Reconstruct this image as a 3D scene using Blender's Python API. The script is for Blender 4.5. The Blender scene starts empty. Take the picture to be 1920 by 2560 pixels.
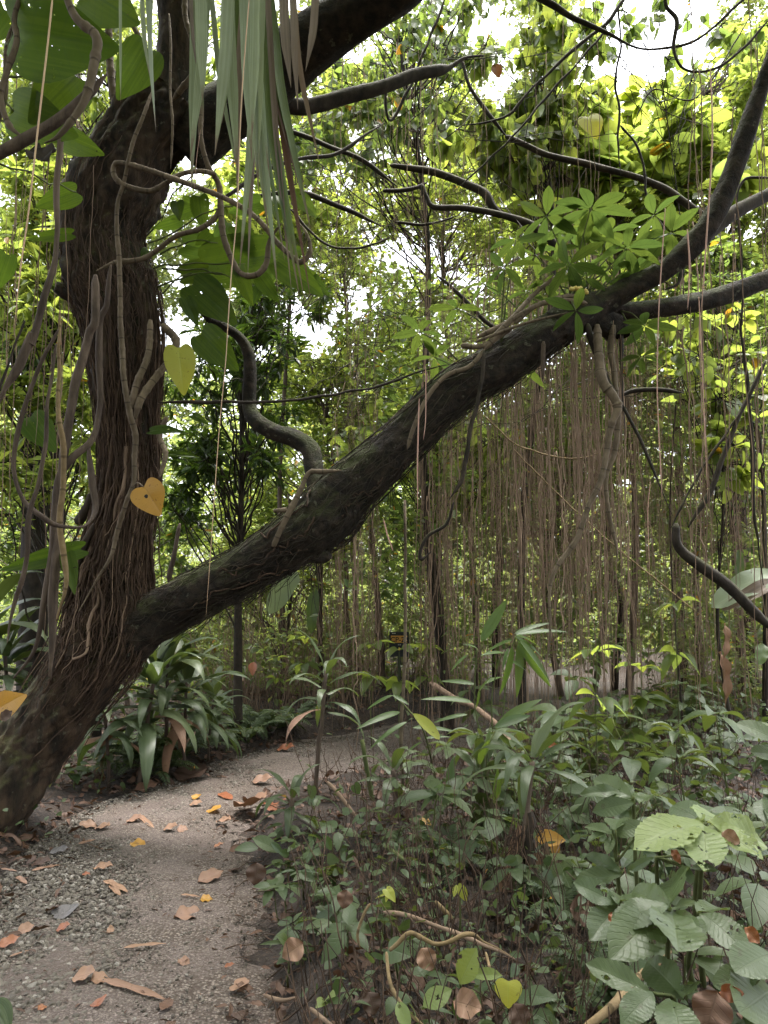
import bpy, math, random
import numpy as np
from mathutils import Vector, noise
S = bpy.context.scene
COL = S.collection
RN = np.random.default_rng(11)
random.seed(5)
R = math.radians

# ------------------------------------------------------------------ camera, sky, sun, exposure
CAMZ, PITCH, F = 1.55, R(6.5), 1920.0
cam = bpy.data.objects.new('camera', bpy.data.cameras.new('camera'))
COL.objects.link(cam)
cam.location = (0, 0, CAMZ)
cam.rotation_euler = (R(90) + PITCH, 0, 0)
cam.data.sensor_fit = 'VERTICAL'
cam.data.sensor_height = 36.0
cam.data.lens = 36.0 * F / 2560.0
cam.data.clip_end = 2000
cam.data.clip_start = 0.05
S.camera = cam

SUN_EL, SUN_AZ = R(78), R(40)      # high, veiled, ahead and to the right of the camera
w = bpy.data.worlds.new('World'); S.world = w
w.use_nodes = True
wt = w.node_tree
bg = wt.nodes['Background']
sky = wt.nodes.new('ShaderNodeTexSky')
sky.sky_type = 'NISHITA'; sky.sun_disc = False
sky.sun_elevation = SUN_EL; sky.sun_rotation = SUN_AZ
sky.air_density = 1.0; sky.dust_density = 5.0; sky.ozone_density = 0.6
hsv = wt.nodes.new('ShaderNodeHueSaturation')
hsv.inputs['Saturation'].default_value = 0.25     # cloud cover: nearly white
wt.links.new(sky.outputs[0], hsv.inputs['Color'])
wt.links.new(hsv.outputs[0], bg.inputs['Color'])
bg.inputs['Strength'].default_value = 0.15
sl = bpy.data.lights.new('sun', 'SUN'); sl.energy = 1.5; sl.angle = R(25); sl.color = (1, .96, .9)
so = bpy.data.objects.new('sun', sl); COL.objects.link(so)
so.rotation_euler = Vector((math.sin(SUN_AZ) * math.cos(SUN_EL), math.cos(SUN_AZ) * math.cos(SUN_EL), math.sin(SUN_EL))).to_track_quat('Z', 'Y').to_euler()
S.view_settings.view_transform = 'Standard'; S.view_settings.look = 'None'
S.view_settings.exposure = 2.7; S.view_settings.gamma = 1.0
S.render.engine = 'CYCLES'
S.cycles.max_bounces = 10; S.cycles.diffuse_bounces = 5; S.cycles.glossy_bounces = 3; S.cycles.transmission_bounces = 8
S.cycles.use_denoising = True
S.cycles.caustics_reflective = False; S.cycles.caustics_refractive = False

# ------------------------------------------------------------------ photo geometry (pixels of the 1920x2560 photo -> a ray from the eye)
cp, sp = math.cos(PITCH), math.sin(PITCH)
def ray(px, py):
    x = (px - 960) / F; u = (1280 - py) / F
    return np.array((x, cp - sp * u, sp + cp * u))
def P(px, py, d):
    r = ray(px, py); r = r * (d / r[1])
    return np.array((r[0], r[1], r[2] + CAMZ))
def G(px, py, z=0.0):
    r = ray(px, py); k = (z - CAMZ) / r[2]
    return np.array((r[0] * k, r[1] * k, z))
K = 960 / 1659.0
ORG = {'A': (0, 0), 'B': (960, 0), 'C': (0, 800), 'D': (960, 800), 'E': (0, 1600), 'F': (960, 1600)}
def px(q, u, v):
    o = ORG[q]; return o[0] + u * K, o[1] + v * K

# ------------------------------------------------------------------ mesh helpers
class Acc:
    def __init__(s): s.V = []; s.T = []; s.L = []; s.n = 0
    def add(s, v, t, l):
        s.V.append(v); s.T.append(np.asarray(t) + s.n); s.L.append(l); s.n += len(v)
    def inst(s, tm, M, T, rnd):
        """instances of a template (verts, tris, luv); M (k,3,3) columns x,y,z; T (k,3)"""
        v, t, l = tm; k = len(T)
        if k == 0: return
        vv = np.einsum('kij,nj->kni', M, v) + T[:, None, :]
        tt = t[None] + (np.arange(k) * len(v))[:, None, None]
        ll = np.repeat(l[None], k, 0).copy(); ll[:, :, 2] = np.asarray(rnd)[:, None]
        s.add(vv.reshape(-1, 3), tt.reshape(-1, 3), ll.reshape(-1, 3))
    def mesh(s, name, m, origin=(0, 0, 0), smooth=True):
        me = bpy.data.meshes.new(name)
        V = np.concatenate(s.V) - np.asarray(origin); T = np.concatenate(s.T); L = np.concatenate(s.L)
        me.vertices.add(len(V)); me.vertices.foreach_set('co', V.astype(np.float32).ravel())
        me.loops.add(len(T) * 3); me.loops.foreach_set('vertex_index', T.astype(np.int32).ravel())
        me.polygons.add(len(T)); me.polygons.foreach_set('loop_start', np.arange(0, len(T) * 3, 3, dtype=np.int32))
        me.polygons.foreach_set('use_smooth', np.full(len(T), smooth))
        a = me.attributes.new('luv', 'FLOAT_VECTOR', 'POINT'); a.data.foreach_set('vector', L.astype(np.float32).ravel())
        me.materials.append(m); me.update(); me.validate()
        return me
    def build(s, name, m, parent=None, smooth=True, **tags):
        org = parent_origin(parent)
        o = bpy.data.objects.new(name, s.mesh(name, m, org, smooth)); COL.objects.link(o)
        o.parent = parent
        for k, v in tags.items():
            if v: o[k] = v
        return o
def parent_origin(p):
    org = np.zeros(3)
    while p is not None:
        org = org + np.array(p.location); p = p.parent
    return org
def thing(name, label, category, loc=(0, 0, 0), group=None):
    o = bpy.data.objects.new(name, None); COL.objects.link(o)
    o.empty_display_size = .1
    o.location = [float(c) for c in loc]; o['label'] = label; o['category'] = category
    if group: o['group'] = group
    return o
def dup(root, loc, rz=0, s=1.0, label=None, group=None, sz=None, tilt=(0, 0)):
    r = root.copy(); COL.objects.link(r)
    r.location = [float(c) for c in loc]; r.rotation_euler = (tilt[0], tilt[1], rz); r.scale = (s, s, sz or s)
    if label: r['label'] = label
    if group: r['group'] = group
    for ch in list(root.children):
        c = ch.copy(); COL.objects.link(c); c.parent = r
        for g in list(ch.children):
            d = g.copy(); COL.objects.link(d); d.parent = c
    return r

def nrm(a):
    a = np.asarray(a, float); return a / (np.linalg.norm(a, axis=-1, keepdims=True) + 1e-9)
def basis(d, up, scale, width=1.0):
    """arrays (k,3): leaf axis d -> local y, face normal near up -> local z; returns (k,3,3)"""
    d = nrm(np.atleast_2d(d)); up = np.atleast_2d(up) * np.ones_like(d)
    x = nrm(np.cross(d, up)); z = np.cross(x, d)
    sc = np.atleast_1d(scale) * np.ones(len(d)); wd = np.atleast_1d(width) * np.ones(len(d))
    return np.stack([x * (sc * wd)[:, None], d * sc[:, None], z * sc[:, None]], axis=2)
def smooth(pts, n):
    p = np.asarray(pts, float); p = np.vstack([2 * p[0] - p[1], p, 2 * p[-1] - p[-2]])
    m = len(p) - 3; t = np.linspace(0, m - 1e-6, n); i = t.astype(int); f = (t - i)[:, None]
    a, b, c, d = p[i], p[i + 1], p[i + 2], p[i + 3]
    return .5 * ((2 * b) + (c - a) * f + (2 * a - 5 * b + 4 * c - d) * f ** 2 + (3 * b - a - 3 * c + d) * f ** 3)
def frames(c):
    t = nrm(np.gradient(c, axis=0)); n = np.zeros_like(t)
    ref = np.array((0.31, -1.0, .17)) if abs(t[0][1]) < .9 else np.array((1., 0, .2))
    v = ref
    for i in range(len(c)):
        v = v - t[i] * v.dot(t[i]); v = v / (np.linalg.norm(v) + 1e-9); n[i] = v
    return t, n, np.cross(t, n)
def tube(acc, pts, sides=6, rnd=None, disp=None):
    """pts (n,4): x,y,z,radius"""
    pts = np.asarray(pts, float); c = pts[:, :3]; n = len(c)
    t, a, b = frames(c)
    th = np.linspace(0, 2 * np.pi, sides, endpoint=False)
    rad = pts[:, 3][:, None] * np.ones((n, sides))
    s = np.concatenate([[0], np.cumsum(np.linalg.norm(np.diff(c, axis=0), axis=1))])
    if disp is not None: rad = rad * disp(th, s, n)
    v = c[:, None] + rad[:, :, None] * (np.cos(th)[None, :, None] * a[:, None] + np.sin(th)[None, :, None] * b[:, None])
    v = v.reshape(-1, 3)
    l = np.zeros((n, sides, 3)); l[:, :, 0] = th / 6.2832; l[:, :, 1] = s[:, None]; l[:, :, 2] = RN.random() if rnd is None else rnd
    i = np.arange(n - 1)[:, None] * sides; j = np.arange(sides)[None]; k = (j + 1) % sides
    q = np.stack([i + j, i + k, i + sides + k, i + sides + j], -1).reshape(-1, 4)
    tr = np.concatenate([q[:, [0, 1, 2]], q[:, [0, 2, 3]]])
    e = (n - 1) * sides
    cap = [(0, m + 1, m) for m in range(1, sides - 1)] + [(e, e + m, e + m + 1) for m in range(1, sides - 1)]
    acc.add(v, np.concatenate([tr, np.array(cap)]), l.reshape(-1, 3))
def wander(p0, p1, n, amp, r0, r1, sag=0.0):
    """a random wavering path between two points with tapering radius"""
    p0 = np.asarray(p0, float); p1 = np.asarray(p1, float)
    t = np.linspace(0, 1, n)[:, None]; p = p0 + (p1 - p0) * t
    L = np.linalg.norm(p1 - p0)
    w_ = np.cumsum(RN.normal(0, 1, (n, 3)), 0); w_ -= w_[0] + (w_[-1] - w_[0]) * t
    p = p + w_ * amp * L / n ** .5
    p[:, 2] -= sag * 4 * (t * (1 - t))[:, 0]
    return np.hstack([p, r0 + (r1 - r0) * t])

# ---- leaf templates: base at 0, tip at y=1, half width along x
def strip_leaf(n, wf, fold=.15, droop=.25, cols=1, corr=0.0, ncorr=9, serr=0.0, wave=0.0):
    t = np.linspace(0, 1, n); w_ = np.array([wf(a) for a in t])
    u = np.linspace(-1, 1, 2 * cols + 1)
    V = np.zeros((n, len(u), 3)); L = np.zeros((n, len(u), 3))
    ww = w_[:, None] * np.ones_like(u)[None]
    if serr: ww = ww * (1 + serr * np.where(np.arange(n) % 2 == 0, 1, -1)[:, None] * (np.abs(u)[None] > .99))
    V[:, :, 0] = ww * u[None]
    V[:, :, 1] = t[:, None] + .12 * w_[:, None] * np.abs(u)[None]
    V[:, :, 2] = -droop * t[:, None] ** 2 + fold * np.abs(V[:, :, 0])
    if corr: V[:, :, 2] += corr * np.sin(2 * np.pi * ncorr * (t[:, None] - .22 * np.abs(u)[None])) * np.minimum(1, np.abs(u)[None] * 3) * (w_[:, None] / max(w_))
    if wave: V[:, :, 2] += wave * np.sin(2 * np.pi * 2.3 * t[:, None] + 1.7 * np.sign(u)[None]) * np.abs(u)[None]
    L[:, :, 0] = u[None]; L[:, :, 1] = t[:, None]
    m = len(u); i = np.arange(n - 1)[:, None] * m; j = np.arange(m - 1)[None]
    q = np.stack([i + j, i + j + 1, i + m + j + 1, i + m + j], -1).reshape(-1, 4)
    return V.reshape(-1, 3), np.concatenate([q[:, [0, 1, 2]], q[:, [0, 2, 3]]]), L.reshape(-1, 3)
def fan_leaf(outline, centre=(0, .3), droop=.3, fold=.12, rings=2, wave=0.0):
    o = np.array(outline, float); k = len(o); c = np.array(centre)
    rs = np.linspace(0, 1, rings + 1)[1:]
    pts = [c[None]] + [c + (o - c) * r for r in rs]; p = np.concatenate(pts)
    hw = np.abs(o[:, 0]).max()
    z = -droop * np.maximum(p[:, 1], 0) ** 2 + fold * np.abs(p[:, 0]) - .5 * fold * p[:, 0] ** 2 / hw + wave * np.sin(p[:, 1] * 9 + p[:, 0] * 7)
    T = [(0, 1 + j, 1 + (j + 1) % k) for j in range(k)]
    for r in range(rings - 1):
        a = 1 + r * k; b = a + k
        for j in range(k):
            j2 = (j + 1) % k; T += [(a + j, b + j, b + j2), (a + j, b + j2, a + j2)]
    V = np.column_stack([p, z]); L = np.column_stack([p[:, 0] / hw, p[:, 1], np.zeros(len(p))])
    return V, np.array(T), L
def heart(nseg=22, w_=.42):
    out = []
    for i in range(nseg):
        a = 2 * math.pi * (i + .5) / nseg       # classic heart curve, tip up
        x = 16 * (.5 * math.sin(a) ** 3 + .5 * math.sin(a)); y = .62 * (13 * math.cos(a) - 5 * math.cos(2 * a) - 2 * math.cos(3 * a) - math.cos(4 * a)) + .38 * 16 * math.cos(a)
        out.append((x / 17 * w_ * 1.05, .36 - y / 16.6 * .64))
    o = np.array(out); o[:, 1] = (o[:, 1] - 0) * 1.0
    return [(a, b) for a, b in o]
w_ovate = lambda t: .30 * math.sin(math.pi * min(1, t) ** .8) ** .85 + .002
w_lance = lambda t: .15 * math.sin(math.pi * t ** .75) ** .9 + .002
w_obov = lambda t: .24 * (math.sin(math.pi * t ** 1.25) ** .8 if t < 1 else 0) + .003
w_strap = lambda t: .055 * min(1, t * 6 + .35) * (1 - t ** 4) ** .7 + .001
w_band = lambda t: .5 * min(1, .55 + t * 3) * max(0.0, 1 - t ** 5) ** .8 + .004
w_drac = lambda t: .075 * min(1, .4 + t * 3) * (1 - t ** 3) + .001
w_big = lambda t: .245 * (math.sin(math.pi * t ** 1.1) ** .75 if 0 < t < 1 else 0) * (1 - .5 * max(0, t - .85) / .15) + .004
DIA = (np.array([(0, 0, 0), (-.27, .42, .05), (.27, .42, .05), (0, 1, -.1)]), np.array([(0, 2, 3), (0, 3, 1)]),
       np.array([(0, 0, 0), (-1, .42, 0), (1, .42, 0), (0, 1, 0)], float))
HEX = (np.array([(0, 0, 0), (-.22, .25, .05), (-.24, .6, .03), (0, 1, -.15), (.24, .6, .03), (.22, .25, .05)]),
       np.array([(0, 5, 4), (0, 4, 3), (0, 3, 2), (0, 2, 1)]),
       np.array([(0, 0, 0), (-1, .25, 0), (-1, .6, 0), (0, 1, 0), (1, .6, 0), (1, .25, 0)], float))
LNC = (HEX[0] * np.array((.55, 1, 1)), HEX[1], HEX[2])
RND = fan_leaf(heart(12), rings=1, droop=.2)
OVT = strip_leaf(7, w_ovate, .2, .3)
LNC2 = strip_leaf(7, w_lance, .2, .35)
STRP = strip_leaf(12, w_strap, .3, .0)
HRT = fan_leaf(heart(26), rings=3, droop=.35, fold=.18, wave=.012)

# ------------------------------------------------------------------ material helpers
def mat(name):
    m = bpy.data.materials.new(name); m.use_nodes = True
    nt = m.node_tree; nt.nodes.clear()
    out = nt.nodes.new('ShaderNodeOutputMaterial')
    return m, nt, out
def nd(nt, typ, **kw):
    n = nt.nodes.new(typ)
    for k, v in kw.items():
        if k.startswith('_'): setattr(n, k[1:], v)
        else: n.inputs[k.replace('0', ' ')].default_value = v
    return n
def mth(nt, op, a, b=None, c=None):
    n = nt.nodes.new('ShaderNodeMath'); n.operation = op
    for i, x in enumerate((a, b, c)):
        if x is None: continue
        if isinstance(x, (int, float)): n.inputs[i].default_value = x
        else: nt.links.new(x, n.inputs[i])
    return n.outputs[0]
def mixc(nt, f, a, b, mode='MIX'):
    n = nt.nodes.new('ShaderNodeMix'); n.data_type = 'RGBA'; n.blend_type = mode
    for i, x in ((0, f), (6, a), (7, b)):
        if isinstance(x, (int, float)): n.inputs[i].default_value = x
        elif isinstance(x, tuple): n.inputs[i].default_value = x + (1,) if len(x) == 3 else x
        else: nt.links.new(x, n.inputs[i])
    return n.outputs[2]
def sstep(nt, x, a, b):
    n = nt.nodes.new('ShaderNodeMapRange'); n.interpolation_type = 'SMOOTHSTEP'
    nt.links.new(x, n.inputs[0]); n.inputs[1].default_value = a; n.inputs[2].default_value = b
    return n.outputs[0]
def luv(nt):
    a = nt.nodes.new('ShaderNodeAttribute'); a.attribute_name = 'luv'
    s = nt.nodes.new('ShaderNodeSeparateXYZ'); nt.links.new(a.outputs['Vector'], s.inputs[0])
    return s.outputs[0], s.outputs[1], s.outputs[2]
def nz(nt, scale, detail=4, vec=None, rough=.6):
    n = nd(nt, 'ShaderNodeTexNoise'); n.inputs['Scale'].default_value = scale; n.inputs['Detail'].default_value = detail; n.inputs['Roughness'].default_value = rough
    if vec is None:
        tc = nt.nodes.new('ShaderNodeTexCoord'); vec = tc.outputs['Object']
    nt.links.new(vec, n.inputs['Vector'])
    return n.outputs['Fac']
def bump(nt, h, strength=.5, dist=.01):
    b = nt.nodes.new('ShaderNodeBump'); b.inputs['Strength'].default_value = strength; b.inputs['Distance'].default_value = dist
    nt.links.new(h, b.inputs['Height']); return b.outputs[0]

def leafmat(name, c1, c2, tc, tmix=.45, rough=.42, vein=0.0, nv=9, veincol=None, spots=0.0, spotcol=(.05, .03, .012), brown=0.0, holes=0.0, streak=0.0, spec=.5, tip=False, streakcol=None):
    m, nt, out = mat(name)
    u, v, r = luv(nt)
    col = mixc(nt, r, c1, c2)
    tcol = mixc(nt, r, tc, tuple(min(1, a * b) for a, b in zip(tc, (1.3, 1.1, .8))))
    au = mth(nt, 'ABSOLUTE', u)
    h = None
    if vein:
        mid = mth(nt, 'SUBTRACT', 1, sstep(nt, au, .02, .07))
        ph = mth(nt, 'SUBTRACT', mth(nt, 'MULTIPLY', v, nv), mth(nt, 'MULTIPLY', au, nv * .22))
        sv = mth(nt, 'ABSOLUTE', mth(nt, 'SUBTRACT', mth(nt, 'FRACT', ph), .5))
        side = mth(nt, 'MULTIPLY', mth(nt, 'SUBTRACT', 1, sstep(nt, sv, .02, .11)), .6)
        vm = mth(nt, 'MAXIMUM', mid, side)
        vc = veincol or tuple(min(1, a * 1.9 + .02) for a in c1)
        col = mixc(nt, mth(nt, 'MULTIPLY', vm, vein), col, vc)
        tcol = mixc(nt, mth(nt, 'MULTIPLY', vm, min(1, vein * .9)), tcol, tuple(a * .45 for a in tc))
        h = mth(nt, 'SUBTRACT', 1, vm)
    if streak:
        cb = nt.nodes.new('ShaderNodeCombineXYZ'); nt.links.new(mth(nt, 'MULTIPLY', u, 9), cb.inputs[0]); nt.links.new(mth(nt, 'MULTIPLY', v, .6), cb.inputs[1]); nt.links.new(mth(nt, 'MULTIPLY', r, 40), cb.inputs[2])
        k = nz(nt, 1.0, 3, cb.outputs[0]); col = mixc(nt, mth(nt, 'MULTIPLY', sstep(nt, k, .4, .65), streak), col, streakcol or tuple(a * 1.6 + .03 for a in c2))
        h = k
    n1 = nz(nt, 14, 4)
    col = mixc(nt, mth(nt, 'MULTIPLY', n1, .5), col, tuple(a * .5 for a in c1))
    if spots:
        sm = mth(nt, 'MULTIPLY', sstep(nt, nz(nt, 38, 3), .62, .68), spots)
        col = mixc(nt, sm, col, spotcol); tcol = mixc(nt, sm, tcol, spotcol)
    if tip:     # withered tips
        tm_ = sstep(nt, mth(nt, 'ADD', v, mth(nt, 'MULTIPLY', nz(nt, 30, 3), .12)), .92, 1.04); col = mixc(nt, tm_, col, (.16, .11, .07)); tcol = mixc(nt, tm_, tcol, (.1, .06, .03))
    if brown:   # some leaves turn yellow or brown
        bm = mth(nt, 'GREATER_THAN', mth(nt, 'FRACT', mth(nt, 'MULTIPLY', r, 37.7)), 1 - brown)
        col = mixc(nt, bm, col, (.30, .17, .02)); tcol = mixc(nt, bm, tcol, (.5, .26, .02))
    b = nd(nt, 'ShaderNodeBsdfPrincipled'); b.inputs['Roughness'].default_value = rough; b.inputs['Specular IOR Level'].default_value = spec
    nt.links.new(col, b.inputs['Base Color'])
    if h is not None: nt.links.new(bump(nt, h, .35, .004), b.inputs['Normal'])
    t = nd(nt, 'ShaderNodeBsdfTranslucent'); nt.links.new(tcol, t.inputs['Color'])
    mx = nd(nt, 'ShaderNodeMixShader'); mx.inputs[0].default_value = tmix
    nt.links.new(b.outputs[0], mx.inputs[1]); nt.links.new(t.outputs[0], mx.inputs[2])
    o = mx.outputs[0]
    if holes:
        hm = sstep(nt, nz(nt, 30, 2), .30 - .05 + .04 * holes, .30 + .04 * holes)
        tr = nd(nt, 'ShaderNodeBsdfTransparent'); m2 = nd(nt, 'ShaderNodeMixShader')
        nt.links.new(hm, m2.inputs[0]); nt.links.new(tr.outputs[0], m2.inputs[1]); nt.links.new(o, m2.inputs[2]); o = m2.outputs[0]
    nt.links.new(o, out.inputs[0])
    return m
def barkmat(name, dark, light, scale=8, moss=0.0, stretch=.25, mosscol=(.055, .06, .012), bstr=.8, rings=0.0, pale=0.0):
    m, nt, out = mat(name)
    u, v, r = luv(nt)
    tc = nt.nodes.new('ShaderNodeTexCoord')
    mp = nt.nodes.new('ShaderNodeMapping'); mp.inputs['Scale'].default_value = (1, 1, stretch); nt.links.new(tc.outputs['Object'], mp.inputs[0])
    n1 = nz(nt, scale, 8, mp.outputs[0], .65); n2 = nz(nt, scale * .3, 4, tc.outputs['Object'])
    f = sstep(nt, n1, .3, .72)
    col = mixc(nt, f, dark, light)
    col = mixc(nt, mth(nt, 'MULTIPLY', sstep(nt, n2, .42, .7), .6), col, tuple(a * .45 for a in dark))
    col = mixc(nt, mth(nt, 'MULTIPLY', r, .6), col, tuple(a * 1.1 for a in dark))
    h = n1
    if rings:
        rg = mth(nt, 'SUBTRACT', 1, sstep(nt, mth(nt, 'ABSOLUTE', mth(nt, 'SUBTRACT', mth(nt, 'FRACT', mth(nt, 'MULTIPLY', v, rings)), .5)), .015, .05))
        col = mixc(nt, mth(nt, 'MULTIPLY', rg, .7), col, tuple(a * .45 for a in dark)); h = mth(nt, 'ADD', n1, rg)
    if pale:
        pm = mth(nt, 'MULTIPLY', sstep(nt, nz(nt, scale * 1.1, 3, tc.outputs['Object']), .63, .7), pale)
        col = mixc(nt, pm, col, (.20, .20, .14))
    if moss:
        g = nt.nodes.new('ShaderNodeNewGeometry'); s = nt.nodes.new('ShaderNodeSeparateXYZ'); nt.links.new(g.outputs['Normal'], s.inputs[0])
        mm = mth(nt, 'MULTIPLY', mth(nt, 'MULTIPLY', sstep(nt, s.outputs[2], -.1, .7), sstep(nt, nz(nt, 5, 6, tc.outputs['Object']), .38, .58)), moss)
        col = mixc(nt, mm, col, mosscol); h = mth(nt, 'ADD', h, mth(nt, 'MULTIPLY', nz(nt, 90, 3, tc.outputs['Object']), mm))
    b = nd(nt, 'ShaderNodeBsdfPrincipled'); b.inputs['Roughness'].default_value = .85; b.inputs['Specular IOR Level'].default_value = .25
    nt.links.new(col, b.inputs['Base Color']); nt.links.new(bump(nt, h, bstr, .02), b.inputs['Normal'])
    nt.links.new(b.outputs[0], out.inputs[0])
    return m
def plain(name, c, rough=.7, c2=None, scale=20):
    m, nt, out = mat(name)
    b = nd(nt, 'ShaderNodeBsdfPrincipled'); b.inputs['Roughness'].default_value = rough
    nt.links.new(mixc(nt, nz(nt, scale, 4), c, c2 or tuple(a * .6 for a in c)), b.inputs['Base Color']); nt.links.new(b.outputs[0], out.inputs[0])
    return m

M = {}
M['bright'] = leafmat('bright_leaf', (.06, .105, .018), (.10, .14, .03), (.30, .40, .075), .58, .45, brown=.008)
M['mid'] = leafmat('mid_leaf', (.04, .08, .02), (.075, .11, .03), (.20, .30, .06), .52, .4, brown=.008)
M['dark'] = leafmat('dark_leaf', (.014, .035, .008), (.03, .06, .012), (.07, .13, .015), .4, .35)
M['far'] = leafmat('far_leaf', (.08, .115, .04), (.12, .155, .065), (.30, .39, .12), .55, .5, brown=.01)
M['shade'] = leafmat('shade_leaf', (.075, .11, .042), (.125, .155, .07), (.27, .36, .09), .5, .38, brown=.015)
M['pothos'] = leafmat('pothos_leaf', (.022, .05, .008), (.04, .075, .012), (.085, .15, .015), .42, .35, vein=.6, nv=7, holes=.2, streak=.5, spec=.15, streakcol=(.13, .17, .025))
M['scheff'] = leafmat('scheff_leaf', (.04, .085, .018), (.06, .105, .022), (.09, .145, .028), .5, .5, vein=.8, nv=8, veincol=(.02, .045, .012), spec=.25)
M['big'] = leafmat('big_leaf', (.06, .092, .038), (.085, .12, .044), (.12, .17, .035), .3, .42, vein=.32, nv=11, veincol=(.13, .165, .07), spots=.35, holes=1, spec=.45)
M['lime'] = leafmat('lime_leaf', (.14, .195, .05), (.17, .225, .055), (.22, .28, .05), .32, .45, vein=.45, nv=11, veincol=(.23, .28, .11), spots=.4, holes=2)
M['under'] = leafmat('under_leaf', (.042, .072, .028), (.08, .11, .042), (.11, .16, .03), .3, .45, vein=.3, nv=7, brown=.004, spots=.2, spec=.4)
M['drac'] = leafmat('drac_leaf', (.04, .065, .028), (.085, .11, .048), (.08, .12, .022), .3, .42, streak=.4, spec=.4)
M['palm'] = leafmat('palm_leaf', (.04, .08, .018), (.07, .115, .03), (.16, .26, .035), .42, .4, streak=.3, spec=.4)
M['strap'] = leafmat('strap_leaf', (.14, .175, .11), (.20, .235, .155), (.20, .26, .12), .36, .45, streak=.9, tip=True)
M['strap2'] = leafmat('strap_green', (.035, .06, .015), (.05, .08, .02), (.09, .14, .02), .42, .4, streak=.6, tip=True)
M['strapd'] = leafmat('strap_dry', (.14, .105, .078), (.19, .145, .11), (.12, .085, .055), .3, .6, streak=.5)
M['yellow'] = leafmat('yellow_leaf', (.42, .22, .03), (.46, .25, .045), (.5, .27, .03), .25, .45, vein=.25, nv=6, veincol=(.46, .28, .08), spots=.5, spotcol=(.10, .04, .015))
M['ylime'] = leafmat('yellow_green_leaf', (.32, .36, .05), (.40, .40, .06), (.5, .5, .05), .45, .42, vein=.4, nv=7, spots=.4)
M['banana'] = leafmat('banana_leaf', (.20, .25, .15), (.24, .29, .18), (.24, .30, .12), .35, .45, vein=.3, nv=30)
M['bananad'] = leafmat('banana_dark', (.05, .09, .025), (.06, .10, .03), (.13, .2, .03), .45, .4, vein=.3, nv=30)
M['litter'] = leafmat('dry_leaf', (.05, .026, .016), (.14, .07, .04), (.09, .045, .015), .12, .65, vein=.25, nv=6, veincol=(.06, .03, .016))
M['litpale'] = leafmat('pale_dry_leaf', (.24, .135, .088), (.31, .18, .105), (.14, .07, .03), .1, .6, vein=.3, nv=6, veincol=(.17, .095, .055), spots=.3)
M['orange'] = leafmat('orange_leaf', (.24, .075, .028), (.30, .12, .045), (.22, .07, .015), .1, .5, vein=.3, nv=6, veincol=(.2, .07, .03), spots=.3)
M['greyleaf'] = leafmat('grey_leaf', (.10, .09, .09), (.14, .13, .13), (.05, .05, .04), .05, .6, vein=.3, nv=6)
M['trunk'] = barkmat('trunk_bark', (.007, .0055, .004), (.085, .055, .034), 14, moss=.5, stretch=.3, pale=.25, bstr=1.0)
M['limb'] = barkmat('limb_bark', (.006, .005, .004), (.052, .037, .025), 16, moss=.8, stretch=1, pale=.3, mosscol=(.04, .048, .012), bstr=1.0)
M['root'] = barkmat('root_bark', (.035, .022, .015), (.125, .078, .05), 25, stretch=.2, bstr=.5)
M['hang'] = barkmat('hanging_root_bark', (.15, .102, .07), (.34, .24, .17), 14, stretch=.2, bstr=.3)
M['pink'] = plain('pink_root', (.42, .20, .16), .6, (.32, .22, .14))
M['gold'] = plain('gold_root', (.45, .33, .16), .6, (.45, .26, .18), 3)
M['vine'] = barkmat('vine_stem', (.085, .064, .042), (.20, .155, .105), 18, stretch=.5, bstr=.3, rings=7)
M['liana'] = barkmat('liana_bark', (.05, .036, .028), (.16, .118, .086), 16, stretch=.12, bstr=.9)
M['dbranch'] = barkmat('branch_bark', (.014, .011, .009), (.062, .048, .035), 14, moss=.4, stretch=.6, bstr=.5)
M['stem'] = barkmat('green_stem', (.055, .07, .022), (.12, .13, .05), 20, bstr=.2)
M['dstem'] = barkmat('dark_stem', (.02, .016, .012), (.07, .05, .035), 20, bstr=.3)
M['cane'] = barkmat('pale_cane', (.16, .112, .054), (.29, .21, .12), 18, stretch=1, bstr=.3, rings=5)
M['stick'] = barkmat('stick_bark', (.12, .08, .055), (.27, .19, .13), 18, stretch=1, bstr=.4)
# ------------------------------------------------------------------ ground, path
PATHC = np.array([(-1.05, -2.0, .8), (-1.05, 1.5, .8), (-1.1, 2.8, .72), (-1.38, 4.24, .72), (-1.6, 5.7, .62), (-1.32, 6.5, .6), (-.8, 7.4, .82), (.15, 8.5, 1.05), (1.35, 9.6, 1.15), (2.6, 11.5, 1.15), (4, 15, 1.1)])
PC = smooth(np.column_stack([PATHC[:, 0], PATHC[:, 1], PATHC[:, 2], np.zeros(len(PATHC))]), 160)
def pathd(x, y):
    """signed distance outside the path edge (negative on the path)"""
    x = np.asarray(x, float); y = np.asarray(y, float); sh = x.shape
    x = x.ravel(); y = y.ravel(); best = np.full(len(x), 1e9)
    for i in range(0, len(x), 20000):
        dx = x[i:i + 20000, None] - PC[None, :, 0]; dy = y[i:i + 20000, None] - PC[None, :, 1]
        best[i:i + 20000] = (np.sqrt(dx * dx + dy * dy) - PC[None, :, 2]).min(1)
    return best.reshape(sh)
def wob(x, y, s=1.0, seed=0.0):
    return np.sin(x * 1.7 * s + seed) * np.cos(y * 1.3 * s + 1.1 + seed) * .5 + np.sin(x * 3.9 * s + y * 2.7 * s + 2 + seed) * .3 + np.sin(x * 8.1 * s - y * 7.3 * s + seed) * .2
def gh(x, y):
    x = np.asarray(x, float); y = np.asarray(y, float)
    d = pathd(x, y)
    k = np.clip(d / .28, 0, 1); k = k * k * (3 - 2 * k)
    side = np.where(x > -1.2, .13, .03)
    far = np.clip((y - 10) / 25, 0, 1) * .5
    return -.03 + k * (side + .05 + .06 * wob(x, y)) + far + .02 * wob(x, y, 3, 1) * k
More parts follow.
